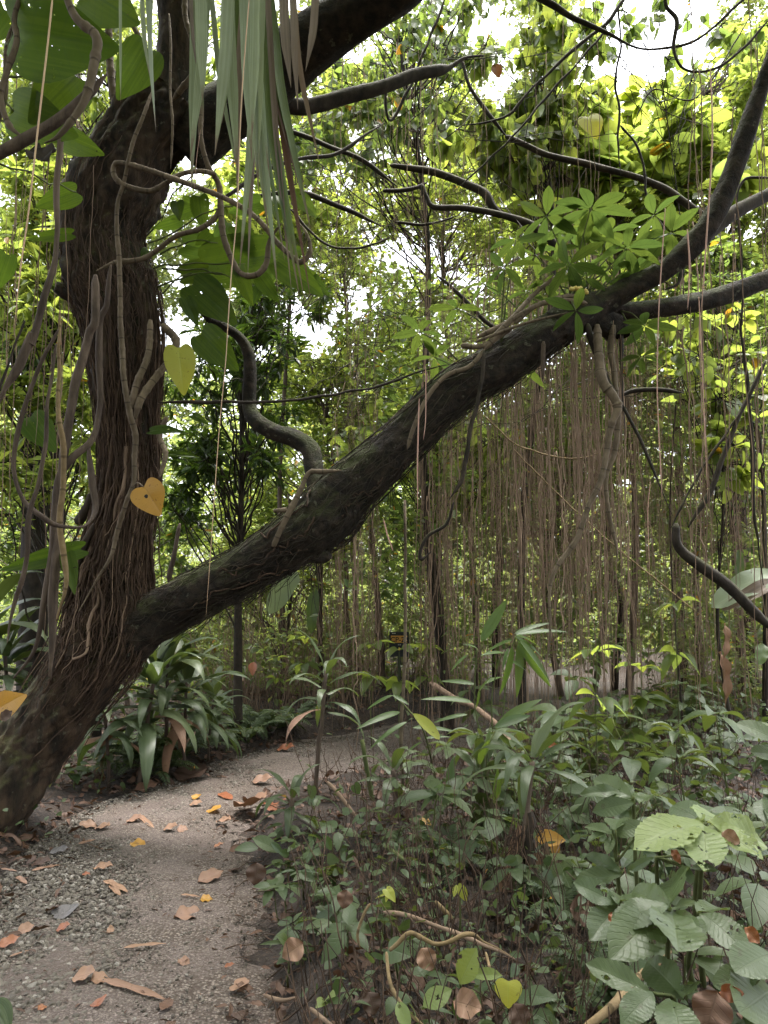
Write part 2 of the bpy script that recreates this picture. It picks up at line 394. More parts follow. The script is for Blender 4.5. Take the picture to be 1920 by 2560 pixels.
def GG(pxx, pyy):
    """a pixel of the photo dropped on the real ground"""
    z = 0.0
    for _ in range(6):
        g = G(pxx, pyy, z); z = float(gh(g[0], g[1]))
    return np.array((g[0], g[1], max(z, .006)))
xs = np.unique(np.concatenate([np.linspace(-160, -8, 18), np.linspace(-8, -3.2, 30), np.linspace(-3.2, 3.6, 130), np.linspace(3.6, 10, 36), np.linspace(10, 160, 18)]))
ys = np.unique(np.concatenate([np.linspace(-60, 0, 12), np.linspace(0, 9, 170), np.linspace(9, 16, 60), np.linspace(16, 220, 26)]))
X, Y = np.meshgrid(xs, ys, indexing='ij'); Z = gh(X, Y)
g = Acc(); n0, n1 = X.shape
i = np.arange(n0 - 1)[:, None] * n1; j = np.arange(n1 - 1)[None]
q = np.stack([i + j, i + n1 + j, i + n1 + j + 1, i + j + 1], -1).reshape(-1, 4)
V = np.stack([X, Y, Z], -1).reshape(-1, 3)
g.add(V, np.concatenate([q[:, [0, 1, 2]], q[:, [0, 2, 3]]]), np.zeros_like(V))
m, nt, out = mat('forest_soil')
c = mixc(nt, sstep(nt, nz(nt, 3, 6), .35, .65), (.012, .008, .006), (.036, .024, .017))
c = mixc(nt, sstep(nt, nz(nt, 40, 5), .5, .7), c, (.06, .04, .028))
b = nd(nt, 'ShaderNodeBsdfPrincipled'); b.inputs['Roughness'].default_value = .95
nt.links.new(c, b.inputs['Base Color']); nt.links.new(bump(nt, nz(nt, 30, 8), 1, .04), b.inputs['Normal']); nt.links.new(b.outputs[0], out.inputs[0])
g.build('ground', m, kind='structure')

pa = Acc(); nn, mm_ = 220, 33
pc = smooth(np.column_stack([PATHC, np.zeros(len(PATHC))]), nn)
tg = nrm(np.gradient(pc[:, :2], axis=0)); nx = np.column_stack([tg[:, 1], -tg[:, 0]])
u = np.linspace(-1.05, 1.05, mm_)
ed = 1 + .10 * np.sin(np.arange(nn) * .31)[:, None] + .07 * np.sin(np.arange(nn) * 1.13)[:, None] + .06 * np.sin(np.arange(nn) * 2.31)[:, None]
XY = pc[:, None, :2] + nx[:, None] * (u[None] * pc[:, 2][:, None] * (1 + (ed - 1) * (np.abs(u)[None] > .9)))[..., None]
Zp = .012 * wob(XY[..., 0], XY[..., 1], 1.5) - .035 * np.abs(u[None]) ** 6 + .006 * wob(XY[..., 0], XY[..., 1], 6) + .008
V = np.concatenate([XY, Zp[..., None]], -1).reshape(-1, 3)
i = np.arange(nn - 1)[:, None] * mm_; j = np.arange(mm_ - 1)[None]
q = np.stack([i + j, i + j + 1, i + mm_ + j + 1, i + mm_ + j], -1).reshape(-1, 4)
lv = np.zeros((nn, mm_, 3)); lv[:, :, 0] = u[None]; lv[:, :, 1] = np.arange(nn)[:, None]
pa.add(V, np.concatenate([q[:, [0, 1, 2]], q[:, [0, 2, 3]]]), lv.reshape(-1, 3))
m, nt, out = mat('gravel_path')
tc = nt.nodes.new('ShaderNodeTexCoord')
def voro(scale):
    v = nt.nodes.new('ShaderNodeTexVoronoi'); v.inputs['Scale'].default_value = scale; nt.links.new(tc.outputs['Object'], v.inputs['Vector']); return v
v1 = voro(75); v2 = voro(150)
sx = nt.nodes.new('ShaderNodeSeparateColor'); nt.links.new(v1.outputs['Color'], sx.inputs[0])
c = mixc(nt, sx.outputs[0], (.08, .065, .055), (.225, .188, .16))
c = mixc(nt, sstep(nt, v1.outputs['Distance'], .35, .62), c, (.07, .052, .042))
s2 = nt.nodes.new('ShaderNodeSeparateColor'); nt.links.new(v2.outputs['Color'], s2.inputs[0])
fine = mixc(nt, mth(nt, 'POWER', s2.outputs[0], 3.0), (.09, .070, .061), (.24, .198, .175))
c = mixc(nt, sstep(nt, nz(nt, 2.2, 5), .42, .6), c, fine)
c = mixc(nt, mth(nt, 'MULTIPLY', sstep(nt, nz(nt, 1.1, 4), .5, .68), .75), c, (.08, .06, .05))
b = nd(nt, 'ShaderNodeBsdfPrincipled'); b.inputs['Roughness'].default_value = .9; b.inputs['Specular IOR Level'].default_value = .3
hh = mth(nt, 'ADD', mth(nt, 'MULTIPLY', mth(nt, 'SUBTRACT', 1, v1.outputs['Distance']), .8), mth(nt, 'MULTIPLY', mth(nt, 'SUBTRACT', 1, v2.outputs['Distance']), .4))
nt.links.new(c, b.inputs['Base Color']); nt.links.new(bump(nt, hh, .9, .012), b.inputs['Normal']); nt.links.new(b.outputs[0], out.inputs[0])
pa.build('path', m, kind='structure')

# loose stones of the path: more and larger to the left
def ico():
    t = (1 + 5 ** .5) / 2
    v = nrm(np.array([(-1, t, 0), (1, t, 0), (-1, -t, 0), (1, -t, 0), (0, -1, t), (0, 1, t), (0, -1, -t), (0, 1, -t), (t, 0, -1), (t, 0, 1), (-t, 0, -1), (-t, 0, 1)]))
    f = np.array([(0, 11, 5), (0, 5, 1), (0, 1, 7), (0, 7, 10), (0, 10, 11), (1, 5, 9), (5, 11, 4), (11, 10, 2), (10, 7, 6), (7, 1, 8), (3, 9, 4), (3, 4, 2), (3, 2, 6), (3, 6, 8), (3, 8, 9), (4, 9, 5), (2, 4, 11), (6, 2, 10), (8, 6, 7), (9, 8, 1)])
    return v, f, np.zeros((12, 3))
ga = Acc(); IC = ico()
for var in range(5):
    v = IC[0] * (1 + RN.normal(0, .22, (12, 1))) * np.array((1, .8, .6))
    N = 13000
    y = 1.6 + 8.4 * RN.random(N) ** 1.9; ii = np.searchsorted(PC[:, 1], y).clip(0, 159)
    uu = RN.random(N) * 2.15 - 1.1
    x = PC[ii, 0] + uu * PC[ii, 2]
    dens = np.clip(.95 - .75 * (uu + .55), .10, 1) * np.clip(1.1 + .9 * wob(x, y, 1.3, 4), .15, 1)
    k = RN.random(N) < dens; x, y, uu = x[k], y[k], uu[k]; n = len(x)
    d = pathd(x, y); z = np.where(d < 0, .008, gh(x, y))
    s = (.004 + .0085 * RN.random(n) ** 2.2) * np.where(uu < .1, 1.12, .8) * np.where((y < 4.6) & (uu < .15), 1.45, 1)
    d = nrm(RN.normal(0, 1, (n, 3)) * np.array((1, 1, .25))); up = nrm(RN.normal(0, .35, (n, 3)) + np.array((0, 0, 1)))
    ga.inst((v, IC[1], IC[2]), basis(d, up, s), np.column_stack([x, y, z]), RN.random(n))
m, nt, out = mat('pebble'); u_, v_, r_ = luv(nt)
c = mixc(nt, r_, (.05, .042, .034), (.155, .136, .11)); c = mixc(nt, mth(nt, 'MULTIPLY', nz(nt, 160, 3), .6), c, (.07, .057, .045))
c = mixc(nt, mth(nt, 'GREATER_THAN', mth(nt, 'FRACT', mth(nt, 'MULTIPLY', r_, 17.0)), .9), c, (.21, .19, .165))
b = nd(nt, 'ShaderNodeBsdfPrincipled'); b.inputs['Roughness'].default_value = .85
nt.links.new(c, b.inputs['Base Color']); nt.links.new(b.outputs[0], out.inputs[0])
ga.build('gravel', m, kind='stuff', label='loose grey and tan gravel scattered over the winding path', smooth=False)

# leaf litter beside the path and under the plants
PXL = lambda y: np.interp(y, PC[:80, 1], PC[:80, 0])
la = Acc(); CURL = [strip_leaf(6, w_ovate, .5, -.25, wave=.06), strip_leaf(6, w_lance, .6, .25), strip_leaf(5, w_ovate, -.4, .3, wave=.08)]
for tm in CURL:
    N = 7000
    y = 1.3 + 11.5 * RN.random(N) ** 1.3; x = RN.uniform(-1, 1, N) * (1.2 + y * .62) + .4
    d = pathd(x, y); pr = np.where(d > .02, .95, np.where(d > -.18, .42, np.where((x < PXL(y)) & (d > -.4), .10, .010))) * np.clip(.85 + .5 * wob(x, y, 1.2, 2), .1, 1)
    k = RN.random(N) < pr; x, y = x[k], y[k]; n = len(x)
    s = RN.uniform(.025, .095, n) * np.where(x < -.8, 1.15, .9)
    la.inst(tm, basis(RN.normal(0, 1, (n, 3)) * np.array((1, 1, .3)), nrm(RN.normal(0, .45, (n, 3)) + np.array((0, 0, 1))), s), np.column_stack([x, y, np.maximum(gh(x, y), .004) + .012 + RN.random(n) * .02]), RN.random(n))
N = 2600; y = 1.5 + 8 * RN.random(N) ** 1.4; x = np.interp(y, PC[:110, 1], PC[:110, 0]) + RN.uniform(-1.1, 1.1, N) * .75; e_ = np.abs(pathd(x, y))
k = RN.random(N) < np.clip(.75 - 1.5 * np.maximum(0, e_ - .1), .12, 1); x, y = x[k], y[k]; n = len(x)
la.inst(strip_leaf(4, w_lance, .5, .2), basis(RN.normal(0, 1, (n, 3)) * np.array((1, 1, .12)), nrm(RN.normal(0, .35, (n, 3)) + np.array((0, 0, 1))), RN.uniform(.008, .05, n) ** 1.0, RN.uniform(.4, 1.3, n)), np.column_stack([x, y, np.maximum(gh(x, y), .012) + .008]), RN.random(n))
la.build('leaf_litter', M['litter'], kind='stuff', label='brown dry leaf litter covering the forest floor beside the path')
ta = Acc()
for _ in range(2000):
    y = 1.5 + 9 * RN.random() ** 1.4; x = RN.uniform(-1, 1) * (1.0 + y * .6) + .3
    d = float(pathd(np.array([x]), np.array([y]))[0])
    if d < -.1 and RN.random() > .16: continue
    z = max(float(gh(x, y)), .004) + .012; a = RN.random() * 6.3; L = RN.uniform(.06, .5) * (1 if d > 0 else .5)
    p1 = np.array((x + math.cos(a) * L, y + math.sin(a) * L, 0)); p1[2] = max(float(gh(p1[0], p1[1])), .004) + .012 + (RN.random() < .35) * RN.random() * .2 * (d > .1)
    r = RN.uniform(.0012, .0045)
    tube(ta, wander((x, y, z), p1, 6, .10, r, r * .5), 4)
ta.build('twig_litter', M['root'], kind='stuff', label='thin brown twigs and fibres strewn over the forest floor')

# ------------------------------------------------------------------ the big leaning tree
def pts(spec, q=None, r_is_px=True):
    """(u, v, width in the same units, depth) rows in crop q -> world path with radii"""
    out = []
    for row in spec:
        qq = q or 'A'
        if isinstance(row[0], str): qq = row[0]; row = row[1:]
        a, b_, wd, d = row; x, y = px(qq, a, b_); k = K
        p = P(x, y, d); out.append((p[0], p[1], p[2], .5 * wd * k / F * d))
    return np.array(out)
def lumpy(amp, fr, seed, ridge=0.0, nr=7):
    def f(th, s, n):
        o = np.ones((len(s), len(th)))
        for i in range(len(s)):
            for j in range(len(th)):
                v = Vector((math.cos(th[j]) * fr, math.sin(th[j]) * fr, s[i] * 2.2 + seed))
                o[i, j] += amp * noise.noise(v) + amp * .5 * noise.noise(v * 2.7) + .38 * amp * noise.noise(v * 6.3) + .2 * amp * noise.noise(v * 14)
                if ridge: o[i, j] += ridge * math.sin(th[j] * nr + 1.5 * noise.noise(Vector((s[i] * .8, seed, j * .05)))) * (.6 + .4 * noise.noise(v * 1.3))
        return o
    return f
base = GG(-150, 2190)
big = thing('leaning_tree', 'old mossy tree leaning in from the left with root-wrapped trunk and long diagonal limb', 'tree', base)
TR = pts([('E', -420, 1150, 330, 5.1), ('E', -150, 850, 300, 5.2), ('E', 0, 665, 285, 5.3), ('E', 130, 470, 285, 5.4), ('E', 270, 285, 290, 5.4), ('E', 390, 120, 320, 5.4), ('C', 450, 1390, 330, 5.4), ('C', 478, 1250, 310, 5.4), ('C', 490, 1100, 280, 5.4), ('C', 522, 920, 240, 5.4),
          ('C', 555, 750, 225, 5.4), ('C', 560, 600, 225, 5.4), ('C', 552, 400, 240, 5.4), ('C', 545, 200, 290, 5.4), ('A', 530, 1380, 330, 5.4), ('A', 480, 1220, 360, 5.4), ('A', 445, 1030, 330, 5.4), ('A', 490, 830, 370, 5.4), ('A', 600, 620, 360, 5.4), ('A', 740, 440, 340, 5.4)])
tr = smooth(TR, 190)
ac = Acc(); tube(ac, smooth(TR, 330), 76, .3, lumpy(.20, 1.6, 3.0, .05, 11)); ac.build('trunk', M['trunk'], big)
def limb(name, spec, n=60, sides=20, amp=.12, mt='limb', seed=0.0):
    amp *= 1.25
    p = smooth(pts(spec), n) if not isinstance(spec[0][0], str) else smooth(pts(spec, 'A'), n)
    a = Acc(); tube(a, p, sides, .4, lumpy(amp, 1.4, seed)); a.build(name, M[mt], big); return p
up1 = limb('limb', [('A', 690, 520, 250, 5.42), ('A', 755, 400, 215, 5.4), ('A', 775, 150, 190, 5.35), ('A', 765, 0, 185, 5.3), ('A', 750, -300, 170, 5.2), ('A', 740, -600, 150, 5.2)], 60, 28, .10, 'trunk', 9)
up2 = limb('limb', [('A', 800, 640, 250, 5.5), ('A', 930, 520, 260, 5.4), ('A', 1100, 400, 260, 5.3), ('A', 1270, 240, 260, 5.15), ('A', 1450, 110, 240, 5.0), ('A', 1700, -40, 220, 4.8), ('A', 2000, -260, 200, 4.6)], 60, 28, .07, 'limb', 19)
up3 = limb('limb', [('A', 1050, 470, 100, 5.4), ('A', 1200, 450, 80, 5.5), ('A', 1320, 460, 72, 5.6), ('A', 1480, 420, 68, 5.7), ('A', 1659, 375, 62, 5.8), ('B', 130, 325, 58, 5.9), ('B', 235, 303, 50, 6.0), ('B', 285, 290, 24, 6.05), ('B', 350, 250, 14, 6.1), ('B', 430, 240, 8, 6.2)], 60, 16, .12, 'dbranch', 4)
diag = limb('limb', [('C', 440, 1430, 330, 5.42), ('C', 540, 1365, 285, 5.4), ('C', 640, 1300, 225, 5.37), ('C', 740, 1242, 200, 5.35), ('C', 900, 1160, 197, 5.3), ('C', 1100, 1060, 207, 5.25), ('C', 1270, 950, 230, 5.2), ('C', 1400, 860, 266, 5.2), ('C', 1500, 750, 239, 5.2), ('C', 1640, 620, 216, 5.2),
    ('D', 100, 510, 197, 5.2), ('D', 300, 310, 188, 5.2), ('D', 500, 195, 184, 5.2), ('D', 690, 75, 174, 5.2), ('B', 800, 1400, 151, 5.2)], 170, 60, .13, 'limb', 7)
l2 = limb('limb', [('B', 740, 1420, 175, 5.2), ('B', 860, 1350, 150, 5.2), ('B', 960, 1305, 105, 5.2), ('B', 1080, 1235, 100, 5.15), ('B', 1210, 1165, 98, 5.1), ('B', 1330, 1060, 110, 5.05), ('B', 1420, 940, 95, 5.0), ('B', 1490, 790, 88, 4.95), ('B', 1560, 590, 85, 4.9), ('B', 1625, 400, 72, 4.85), ('B', 1670, 260, 60, 4.8), ('B', 1740, 40, 50, 4.8)], 110, 22, .13, 'limb', 2)
l3 = limb('limb', [('B', 1340, 1050, 90, 5.1), ('B', 1430, 975, 80, 5.15), ('B', 1530, 910, 66, 5.2), ('B', 1660, 840, 58, 5.3), ('B', 1850, 740, 50, 5.4)], 40, 16, .1, 'dbranch', 6)
l4 = limb('limb', [('B', 820, 1400, 110, 5.25), ('B', 980, 1345, 85, 5.3), ('B', 1100, 1345, 82, 5.35), ('B', 1250, 1325, 84, 5.4), ('B', 1450, 1280, 88, 5.5), ('B', 1660, 1205, 80, 5.6), ('B', 1850, 1120, 70, 5.7)], 70, 20, .13, 'limb', 31)
crook = limb('limb', [('C', 1390, 830, 130, 5.25), ('C', 1372, 740, 95, 5.3), ('C', 1355, 640, 84, 5.35), ('C', 1340, 560, 80, 5.4), ('C', 1275, 510, 78, 5.45), ('C', 1190, 485, 74, 5.5), ('C', 1110, 440, 72, 5.55), ('C', 1078, 370, 58, 5.6), ('C', 1080, 250, 55, 5.6), ('C', 1075, 150, 52, 5.6), ('C', 1035, 75, 46, 5.6), ('C', 950, 20, 40, 5.6), ('A', 900, 1375, 34, 5.6), ('A', 850, 1300, 28, 5.6)], 110, 16, .12, 'limb', 12)
# knots and stubs
for spec, mt in (([('A', 400, 1260, 120, 5.3), ('A', 300, 1265, 85, 5.25), ('A', 238, 1240, 45, 5.2)], 'trunk'), ([('C', 1330, 990, 120, 5.2), ('C', 1390, 1020, 70, 5.15), ('C', 1425, 1015, 35, 5.12)], 'limb'),
                 ([('A', 520, 720, 170, 5.3), ('A', 450, 680, 110, 5.2), ('A', 432, 610, 80, 5.15)], 'trunk'), ([('B', 900, 1370, 110, 5.25), ('B', 1000, 1420, 120, 5.3), ('D', 1010, 60, 105, 5.3)], 'limb')):
    limb('limb_stub', spec, 16, 14, .2, mt, 40)
# roots of the strangler clinging to the trunk
tt, ta_, tb_ = frames(tr[:, :3])
def cling(acc, i0, i1, th0, th1, r0, r1, lift=1.0, nn_=26, wig=.065):
    ii = np.linspace(i0, i1, nn_); th = np.linspace(th0, th1, nn_) + np.cumsum(RN.normal(0, wig, nn_)) * .6
    i_ = ii.astype(int).clip(0, len(tr) - 1)
    rr = tr[i_, 3] * (1.0 + .07 * lift) + np.abs(np.cumsum(RN.normal(0, .006, nn_))) * lift
    c = tr[i_, :3] + rr[:, None] * (np.cos(th)[:, None] * ta_[i_] + np.sin(th)[:, None] * tb_[i_])
    tube(acc, smooth(np.column_stack([c, np.linspace(r0, r1, nn_)]), nn_ * 2), 6)
# angle of the side that faces the eye
fa = math.atan2(-tb_[100][1], -ta_[100][1])
for k in range(86):
    a = Acc(); i1 = int(RN.uniform(30, 80)); i0 = int(RN.uniform(90, 150)); th = fa + RN.uniform(-1.9, 1.9)
    if k < 30: i1 = int(RN.uniform(42, 70)); i0 = int(RN.uniform(90, 125))
    r = RN.uniform(.0025, .008) if k > 14 else RN.uniform(.008, .02)
    cling(a, i0, i1, th, th + RN.normal(0, .4), r, r * .6)
    a.build('clinging_root', M['root'] if RN.random() < .75 else M['hang'], big)
fib = Acc()
for k in range(950):
    i1 = RN.uniform(40, 118) if k % 6 else RN.uniform(110, 150); i0 = min(189, i1 + RN.uniform(12, 40)); th = fa + RN.uniform(-2, 2); r = RN.uniform(.0012, .004)
    cling(fib, int(i0), int(i1), th, th + RN.normal(0, .25), r, r * .7, .9, 16, .09)
fib.build('root_fibres', M['root'], big, kind='stuff')
# fine roots running along the diagonal limb
dt, da, db = frames(diag[:, :3])
for k in range(12):
    a = Acc(); n = 30; i0 = int(RN.uniform(60, 150)); ln = int(RN.uniform(15, 45)); i_ = np.linspace(i0, max(8, i0 - ln), n).astype(int)
    th = RN.uniform(0, 6.28) + np.cumsum(RN.normal(0, .12, n)); rr = diag[i_, 3] * 1.05 + .004
    c = diag[i_, :3] + rr[:, None] * (np.cos(th)[:, None] * da[i_] + np.sin(th)[:, None] * db[i_])
    r = RN.uniform(.003, .009); tube(a, smooth(np.column_stack([c, np.full(n, r)]), 50), 6); a.build('clinging_root', M['root'], big)

# ragged fringe of fine dark roots under the diagonal limb
fr = Acc()
for k in range(240):
    i = int(RN.uniform(50, 165)); ln = RN.uniform(.1, .5); c = diag[i, :3] + np.array((RN.normal(0, .03), -.5 * diag[i, 3], -.86 * diag[i, 3])) ; j = max(5, i - int(RN.uniform(4, 22)))
    e = diag[j, :3] + np.array((0, -.4 * diag[j, 3], -1.0 * diag[j, 3] - RN.random() ** 2 * .12)); r = RN.uniform(.0012, .004)
    tube(fr, wander(c, e, 9, .05, r, r * .6, .02), 4)
for k in range(60):
    i = int(RN.uniform(60, 165)); c = diag[i, :3] + np.array((0, -.3 * diag[i, 3], -.9 * diag[i, 3])); r = RN.uniform(.001, .003)
    tube(fr, wander(c, c + np.array((RN.normal(0, .04), 0, -RN.uniform(.1, .5))), 7, .05, r, r * .5), 4)
for k in range(170):
    n = 14; i0 = int(RN.uniform(45, 165)); ln = int(RN.uniform(12, 50)); i_ = np.linspace(i0, max(8, i0 - ln), n).astype(int)
    th = RN.uniform(0, 6.28) + np.cumsum(RN.normal(0, .14, n)); rr = diag[i_, 3] * (1.06 + .05 * RN.random()) + .003
    c = diag[i_, :3] + rr[:, None] * (np.cos(th)[:, None] * da[i_] + np.sin(th)[:, None] * db[i_]); r = RN.uniform(.001, .0035)
    tube(fr, np.column_stack([c, np.full(n, r)]), 4)
fr.build('root_fibres', M['dbranch'], big, kind='stuff')
# ------------------------------------------------------------------ climbing vines on and beside the tree
def Q(q, u, v, d): return P(*px(q, u, v), d)
def one(name, spec, q, m, label, cat, group=None, n=None, sides=7, amp=.06, nodes=0):
    """a single stem traced through the photo, one mesh, one thing"""
    p = pts(spec, q); n = n or 14 * len(p)
    p = smooth(p, n)
    if nodes:
        L = np.concatenate([[0], np.cumsum(np.linalg.norm(np.diff(p[:, :3], axis=0), axis=1))])
        p[:, 3] *= 1 + .22 * np.exp(-(((L * nodes + .5) % 1 - .5) / .07) ** 2)
    if amp:
        sd_ = RN.random() * 99; L_ = np.concatenate([[0], np.cumsum(np.linalg.norm(np.diff(p[:, :3], axis=0), axis=1))]); r0_ = p[:, 3].mean()
        for i_ in range(len(p)):
            w1 = Vector((L_[i_] / (r0_ * 16), sd_, 0)); p[i_, :3] += r0_ * 1.1 * np.array(noise.noise_vector(w1)); p[i_, 3] *= 1 + .35 * noise.noise(w1 * .8)
    m_ = len(p); p[:, 3] *= np.interp(np.arange(m_), [0, 3, m_ * .82, m_ - 1], [.5, 1, 1, .22])
    a = Acc(); tube(a, p, sides, None, lumpy(amp, 1.2, RN.random() * 50) if amp else None)
    return a.build(name, m, None, label=label, category=cat, group=group)
def cut(*rows): return list(rows)
def eye_up(p, k=.6, rnd=.25):
    c = nrm(np.array((0, 0, CAMZ)) - p)
    if p[2] > 2.1: return nrm(c + np.array((0, 0, .15)) + RN.normal(0, .28, 3))
    return nrm(c * k + np.array((0, 0, 1 - k)) + RN.normal(0, rnd, 3))
def leaf_at(name, b, t, tm, wr, m, parent, up=None, **tags):
    a = Acc(); b = np.asarray(b); t = np.asarray(t); d = t - b; L = np.linalg.norm(d)
    a.inst(tm, basis(d, eye_up(b) if up is None else up, L, wr), b[None], [RN.random()])
    return a.build(name, m, parent, **tags)

V5 = 5.0
pv = thing('climbing_vine', 'pale looping vine stem tied round the trunk with big hanging green leaves', 'vine', Q('A', 520, 1480, V5))
for spec in ([('A', 935, 755, 24, 4.9), ('A', 870, 740, 22, 4.9), ('A', 790, 750, 22, 4.9), ('A', 720, 790, 24, 4.9), ('A', 650, 825, 24, 4.9), ('A', 560, 808, 24, 4.9), ('A', 503, 775, 24, 4.9), ('A', 490, 730, 24, 4.9), ('A', 515, 704, 24, 4.88), ('A', 600, 722, 25, 4.85), ('A', 720, 762, 25, 4.85), ('A', 850, 808, 24, 4.85), ('A', 960, 852, 24, 4.85), ('A', 1060, 905, 24, 4.85), ('A', 1130, 965, 24, 4.85), ('A', 1190, 1040, 24, 4.9), ('A', 1250, 1100, 24, 4.9), ('A', 1300, 1132, 26, 4.9), ('A', 1340, 1085, 26, 4.9), ('A', 1325, 1010, 24, 4.9), ('A', 1290, 960, 20, 4.95)],
             [('A', 655, 400, 14, 4.9), ('A', 620, 500, 17, 4.85), ('A', 580, 600, 18, 4.85), ('A', 556, 690, 18, 4.85), ('A', 535, 790, 18, 4.9), ('A', 508, 880, 18, 4.9), ('A', 505, 1000, 20, 4.9), ('A', 515, 1120, 22, 4.9), ('A', 520, 1300, 22, 4.9), ('C', 520, 0, 24, 4.9), ('C', 528, 120, 26, 4.9), ('C', 535, 250, 26, 4.9), ('C', 560, 400, 26, 4.95), ('C', 585, 500, 26, 5.0), ('C', 580, 600, 22, 5.0), ('C', 578, 700, 20, 5.0), ('C', 545, 790, 20, 5.0), ('C', 505, 920, 22, 5.05), ('C', 480, 1020, 20, 5.05), ('C', 420, 1120, 19, 5.05), ('C', 340, 1260, 16, 5.05)],
             [('A', 870, 460, 22, 4.9), ('A', 868, 600, 22, 4.9), ('A', 900, 720, 24, 4.95), ('A', 945, 800, 26, 5.0), ('A', 955, 930, 28, 5.0), ('A', 970, 1040, 28, 5.0), ('A', 1030, 1170, 24, 5.0), ('A', 1100, 1190, 26, 4.95), ('A', 1150, 1140, 26, 4.95), ('A', 1165, 1040, 24, 4.95), ('A', 1215, 965, 26, 4.9)],
             [('A', 960, 870, 20, 5.0), ('A', 930, 940, 24, 5.0), ('A', 860, 990, 24, 5.0), ('A', 760, 1020, 22, 5.05), ('A', 680, 1080, 22, 5.1), ('A', 610, 1120, 24, 5.1), ('A', 500, 1135, 24, 5.05), ('A', 415, 1170, 16, 5.0)],
             [('C', 700, 20, 36, 5.1), ('C', 760, 90, 36, 5.1), ('C', 735, 170, 32, 5.1), ('C', 680, 240, 32, 5.05), ('C', 610, 340, 34, 5.0), ('C', 580, 440, 30, 5.0)],
             [('C', 650, 0, 28, 5.05), ('C', 640, 150, 28, 5.05), ('C', 590, 280, 30, 5.0), ('C', 560, 420, 28, 5.0)],
             [('C', 720, 420, 26, 5.2), ('C', 690, 500, 24, 5.2), ('C', 715, 580, 22, 5.15), ('C', 690, 680, 20, 5.1)],
             [('A', 480, 0, 30, 5.3), ('A', 470, 150, 32, 5.3), ('A', 480, 330, 34, 5.3), ('A', 505, 520, 30, 5.3)],
             [('A', 800, -50, 26, 4.9), ('A', 800, 70, 26, 4.9), ('A', 830, 180, 24, 4.9), ('A', 840, 300, 24, 4.95), ('A', 780, 390, 30, 5.0), ('A', 740, 440, 22, 5.1)],
             [('A', 730, 60, 11, 5.05), ('A', 738, 200, 11, 5.0), ('A', 735, 380, 12, 4.98), ('A', 745, 520, 12, 4.95), ('A', 742, 640, 10, 4.95), ('A', 737, 730, 8, 4.95)],
             [('A', 545, 0, 24, 5.2), ('A', 570, 100, 24, 5.2), ('A', 620, 195, 24, 5.2)],
             [('C', 1180, 980, 26, 5.0), ('C', 1215, 900, 24, 4.98), ('C', 1265, 800, 28, 4.98), ('C', 1300, 730, 22, 5.0), ('C', 1335, 660, 20, 5.02), ('C', 1400, 655, 22, 5.02), ('C', 1475, 650, 20, 5.02)],
             [('C', 1240, 820, 24, 5.0), ('C', 1180, 825, 16, 4.98)]):
    p = smooth(pts(spec, 'A'), 16 * len(spec)); L = np.concatenate([[0], np.cumsum(np.linalg.norm(np.diff(p[:, :3], axis=0), axis=1))])
    p[:, 3] *= 1 + .22 * np.exp(-(((L * 7 + .5) % 1 - .5) / .06) ** 2)
    p[:, 3] *= np.interp(np.arange(len(p)), [0, 3, len(p) * .85, len(p) - 1], [.5, 1, 1, .25])
    a = Acc(); tube(a, p, 9, None, lumpy(.05, 1, 3)); a.build('stem', M['vine'], pv)
POT = fan_leaf(heart(30, .40), rings=3, droop=.3, fold=.15, wave=.01)
PB = [('A', 620, 1060, 850, 880, .9), ('A', 700, 990, 830, 930, .9)]
for (b, t, wr, m_) in ((('A', 900, 1150, 5.3), ('A', 1400, 1040, 5.2), .75, 'pothos'), (('A', 830, 1230, 5.2), ('A', 1045, 1400, 5.1), .95, 'pothos'), (('A', 800, 1290, 5.1), ('A', 870, 1420, 5.1), .8, 'pothos'),
                       (('A', 1030, 1160, 5.0), ('A', 1085, 1345, 5.0), .7, 'pothos'), (('A', 1120, 1190, 5.0), ('A', 1210, 1320, 5.0), .8, 'pothos'), (('A', 1200, 1130, 5.1), ('A', 1420, 1280, 5.0), .75, 'pothos'),
                       (('A', 800, 1060, 5.5), ('A', 1130, 1120, 5.4), .6, 'pothos'), (('A', 790, 1190, 5.4), ('A', 1080, 1090, 5.3), .55, 'pothos'), (('A', 860, 850, 5.5), ('A', 870, 990, 5.4), .8, 'pothos'),
                       (('A', 860, 900, 5.6), ('A', 720, 950, 5.5), .7, 'pothos'), (('A', 1170, 850, 5.6), ('A', 1230, 960, 5.5), .8, 'pothos'), (('C', 870, 60, 5.1), ('C', 1040, 230, 5.0), .95, 'pothos'),
                       (('C', 650, 480, 5.0), ('C', 810, 450, 4.9), .55, 'pothos'), (('C', 830, 410, 5.4), ('C', 905, 445, 5.3), .5, 'pothos'), (('C', 730, 580, 5.4), ('C', 880, 570, 5.3), .3, 'pothos'),
                       (('A', 640, 1080, 5.3), ('A', 610, 1115, 5.2), .9, 'pothos'), (('A', 980, 960, 5.7), ('A', 920, 1060, 5.6), .8, 'pothos'), (('A', 1300, 1180, 5.5), ('A', 1440, 1270, 5.4), .7, 'pothos')):
    b_, t_ = Q(*b), Q(*t); leaf_at('leaf', b_, b_ + (t_ - b_) * (.8 if m_ == 'pothos' else 1), POT, wr * .92, M[m_], pv)
for k in range(16):
    b_ = Q('A', RN.uniform(690, 1330), RN.uniform(830, 1250), RN.uniform(5.2, 5.9)); t_ = b_ + nrm(np.array((RN.normal(.3, .6), RN.normal(0, .3), -RN.uniform(.2, 1)))) * RN.uniform(.12, .26)
    leaf_at('leaf', b_, t_, POT, RN.uniform(.6, .9), M['pothos'], pv)
leaf_at('leaf', Q('C', 770, 120, 4.9), Q('C', 795, 300, 4.85), POT, .85, M['ylime'], pv, label='drooping yellow-green leaf with a torn hole')
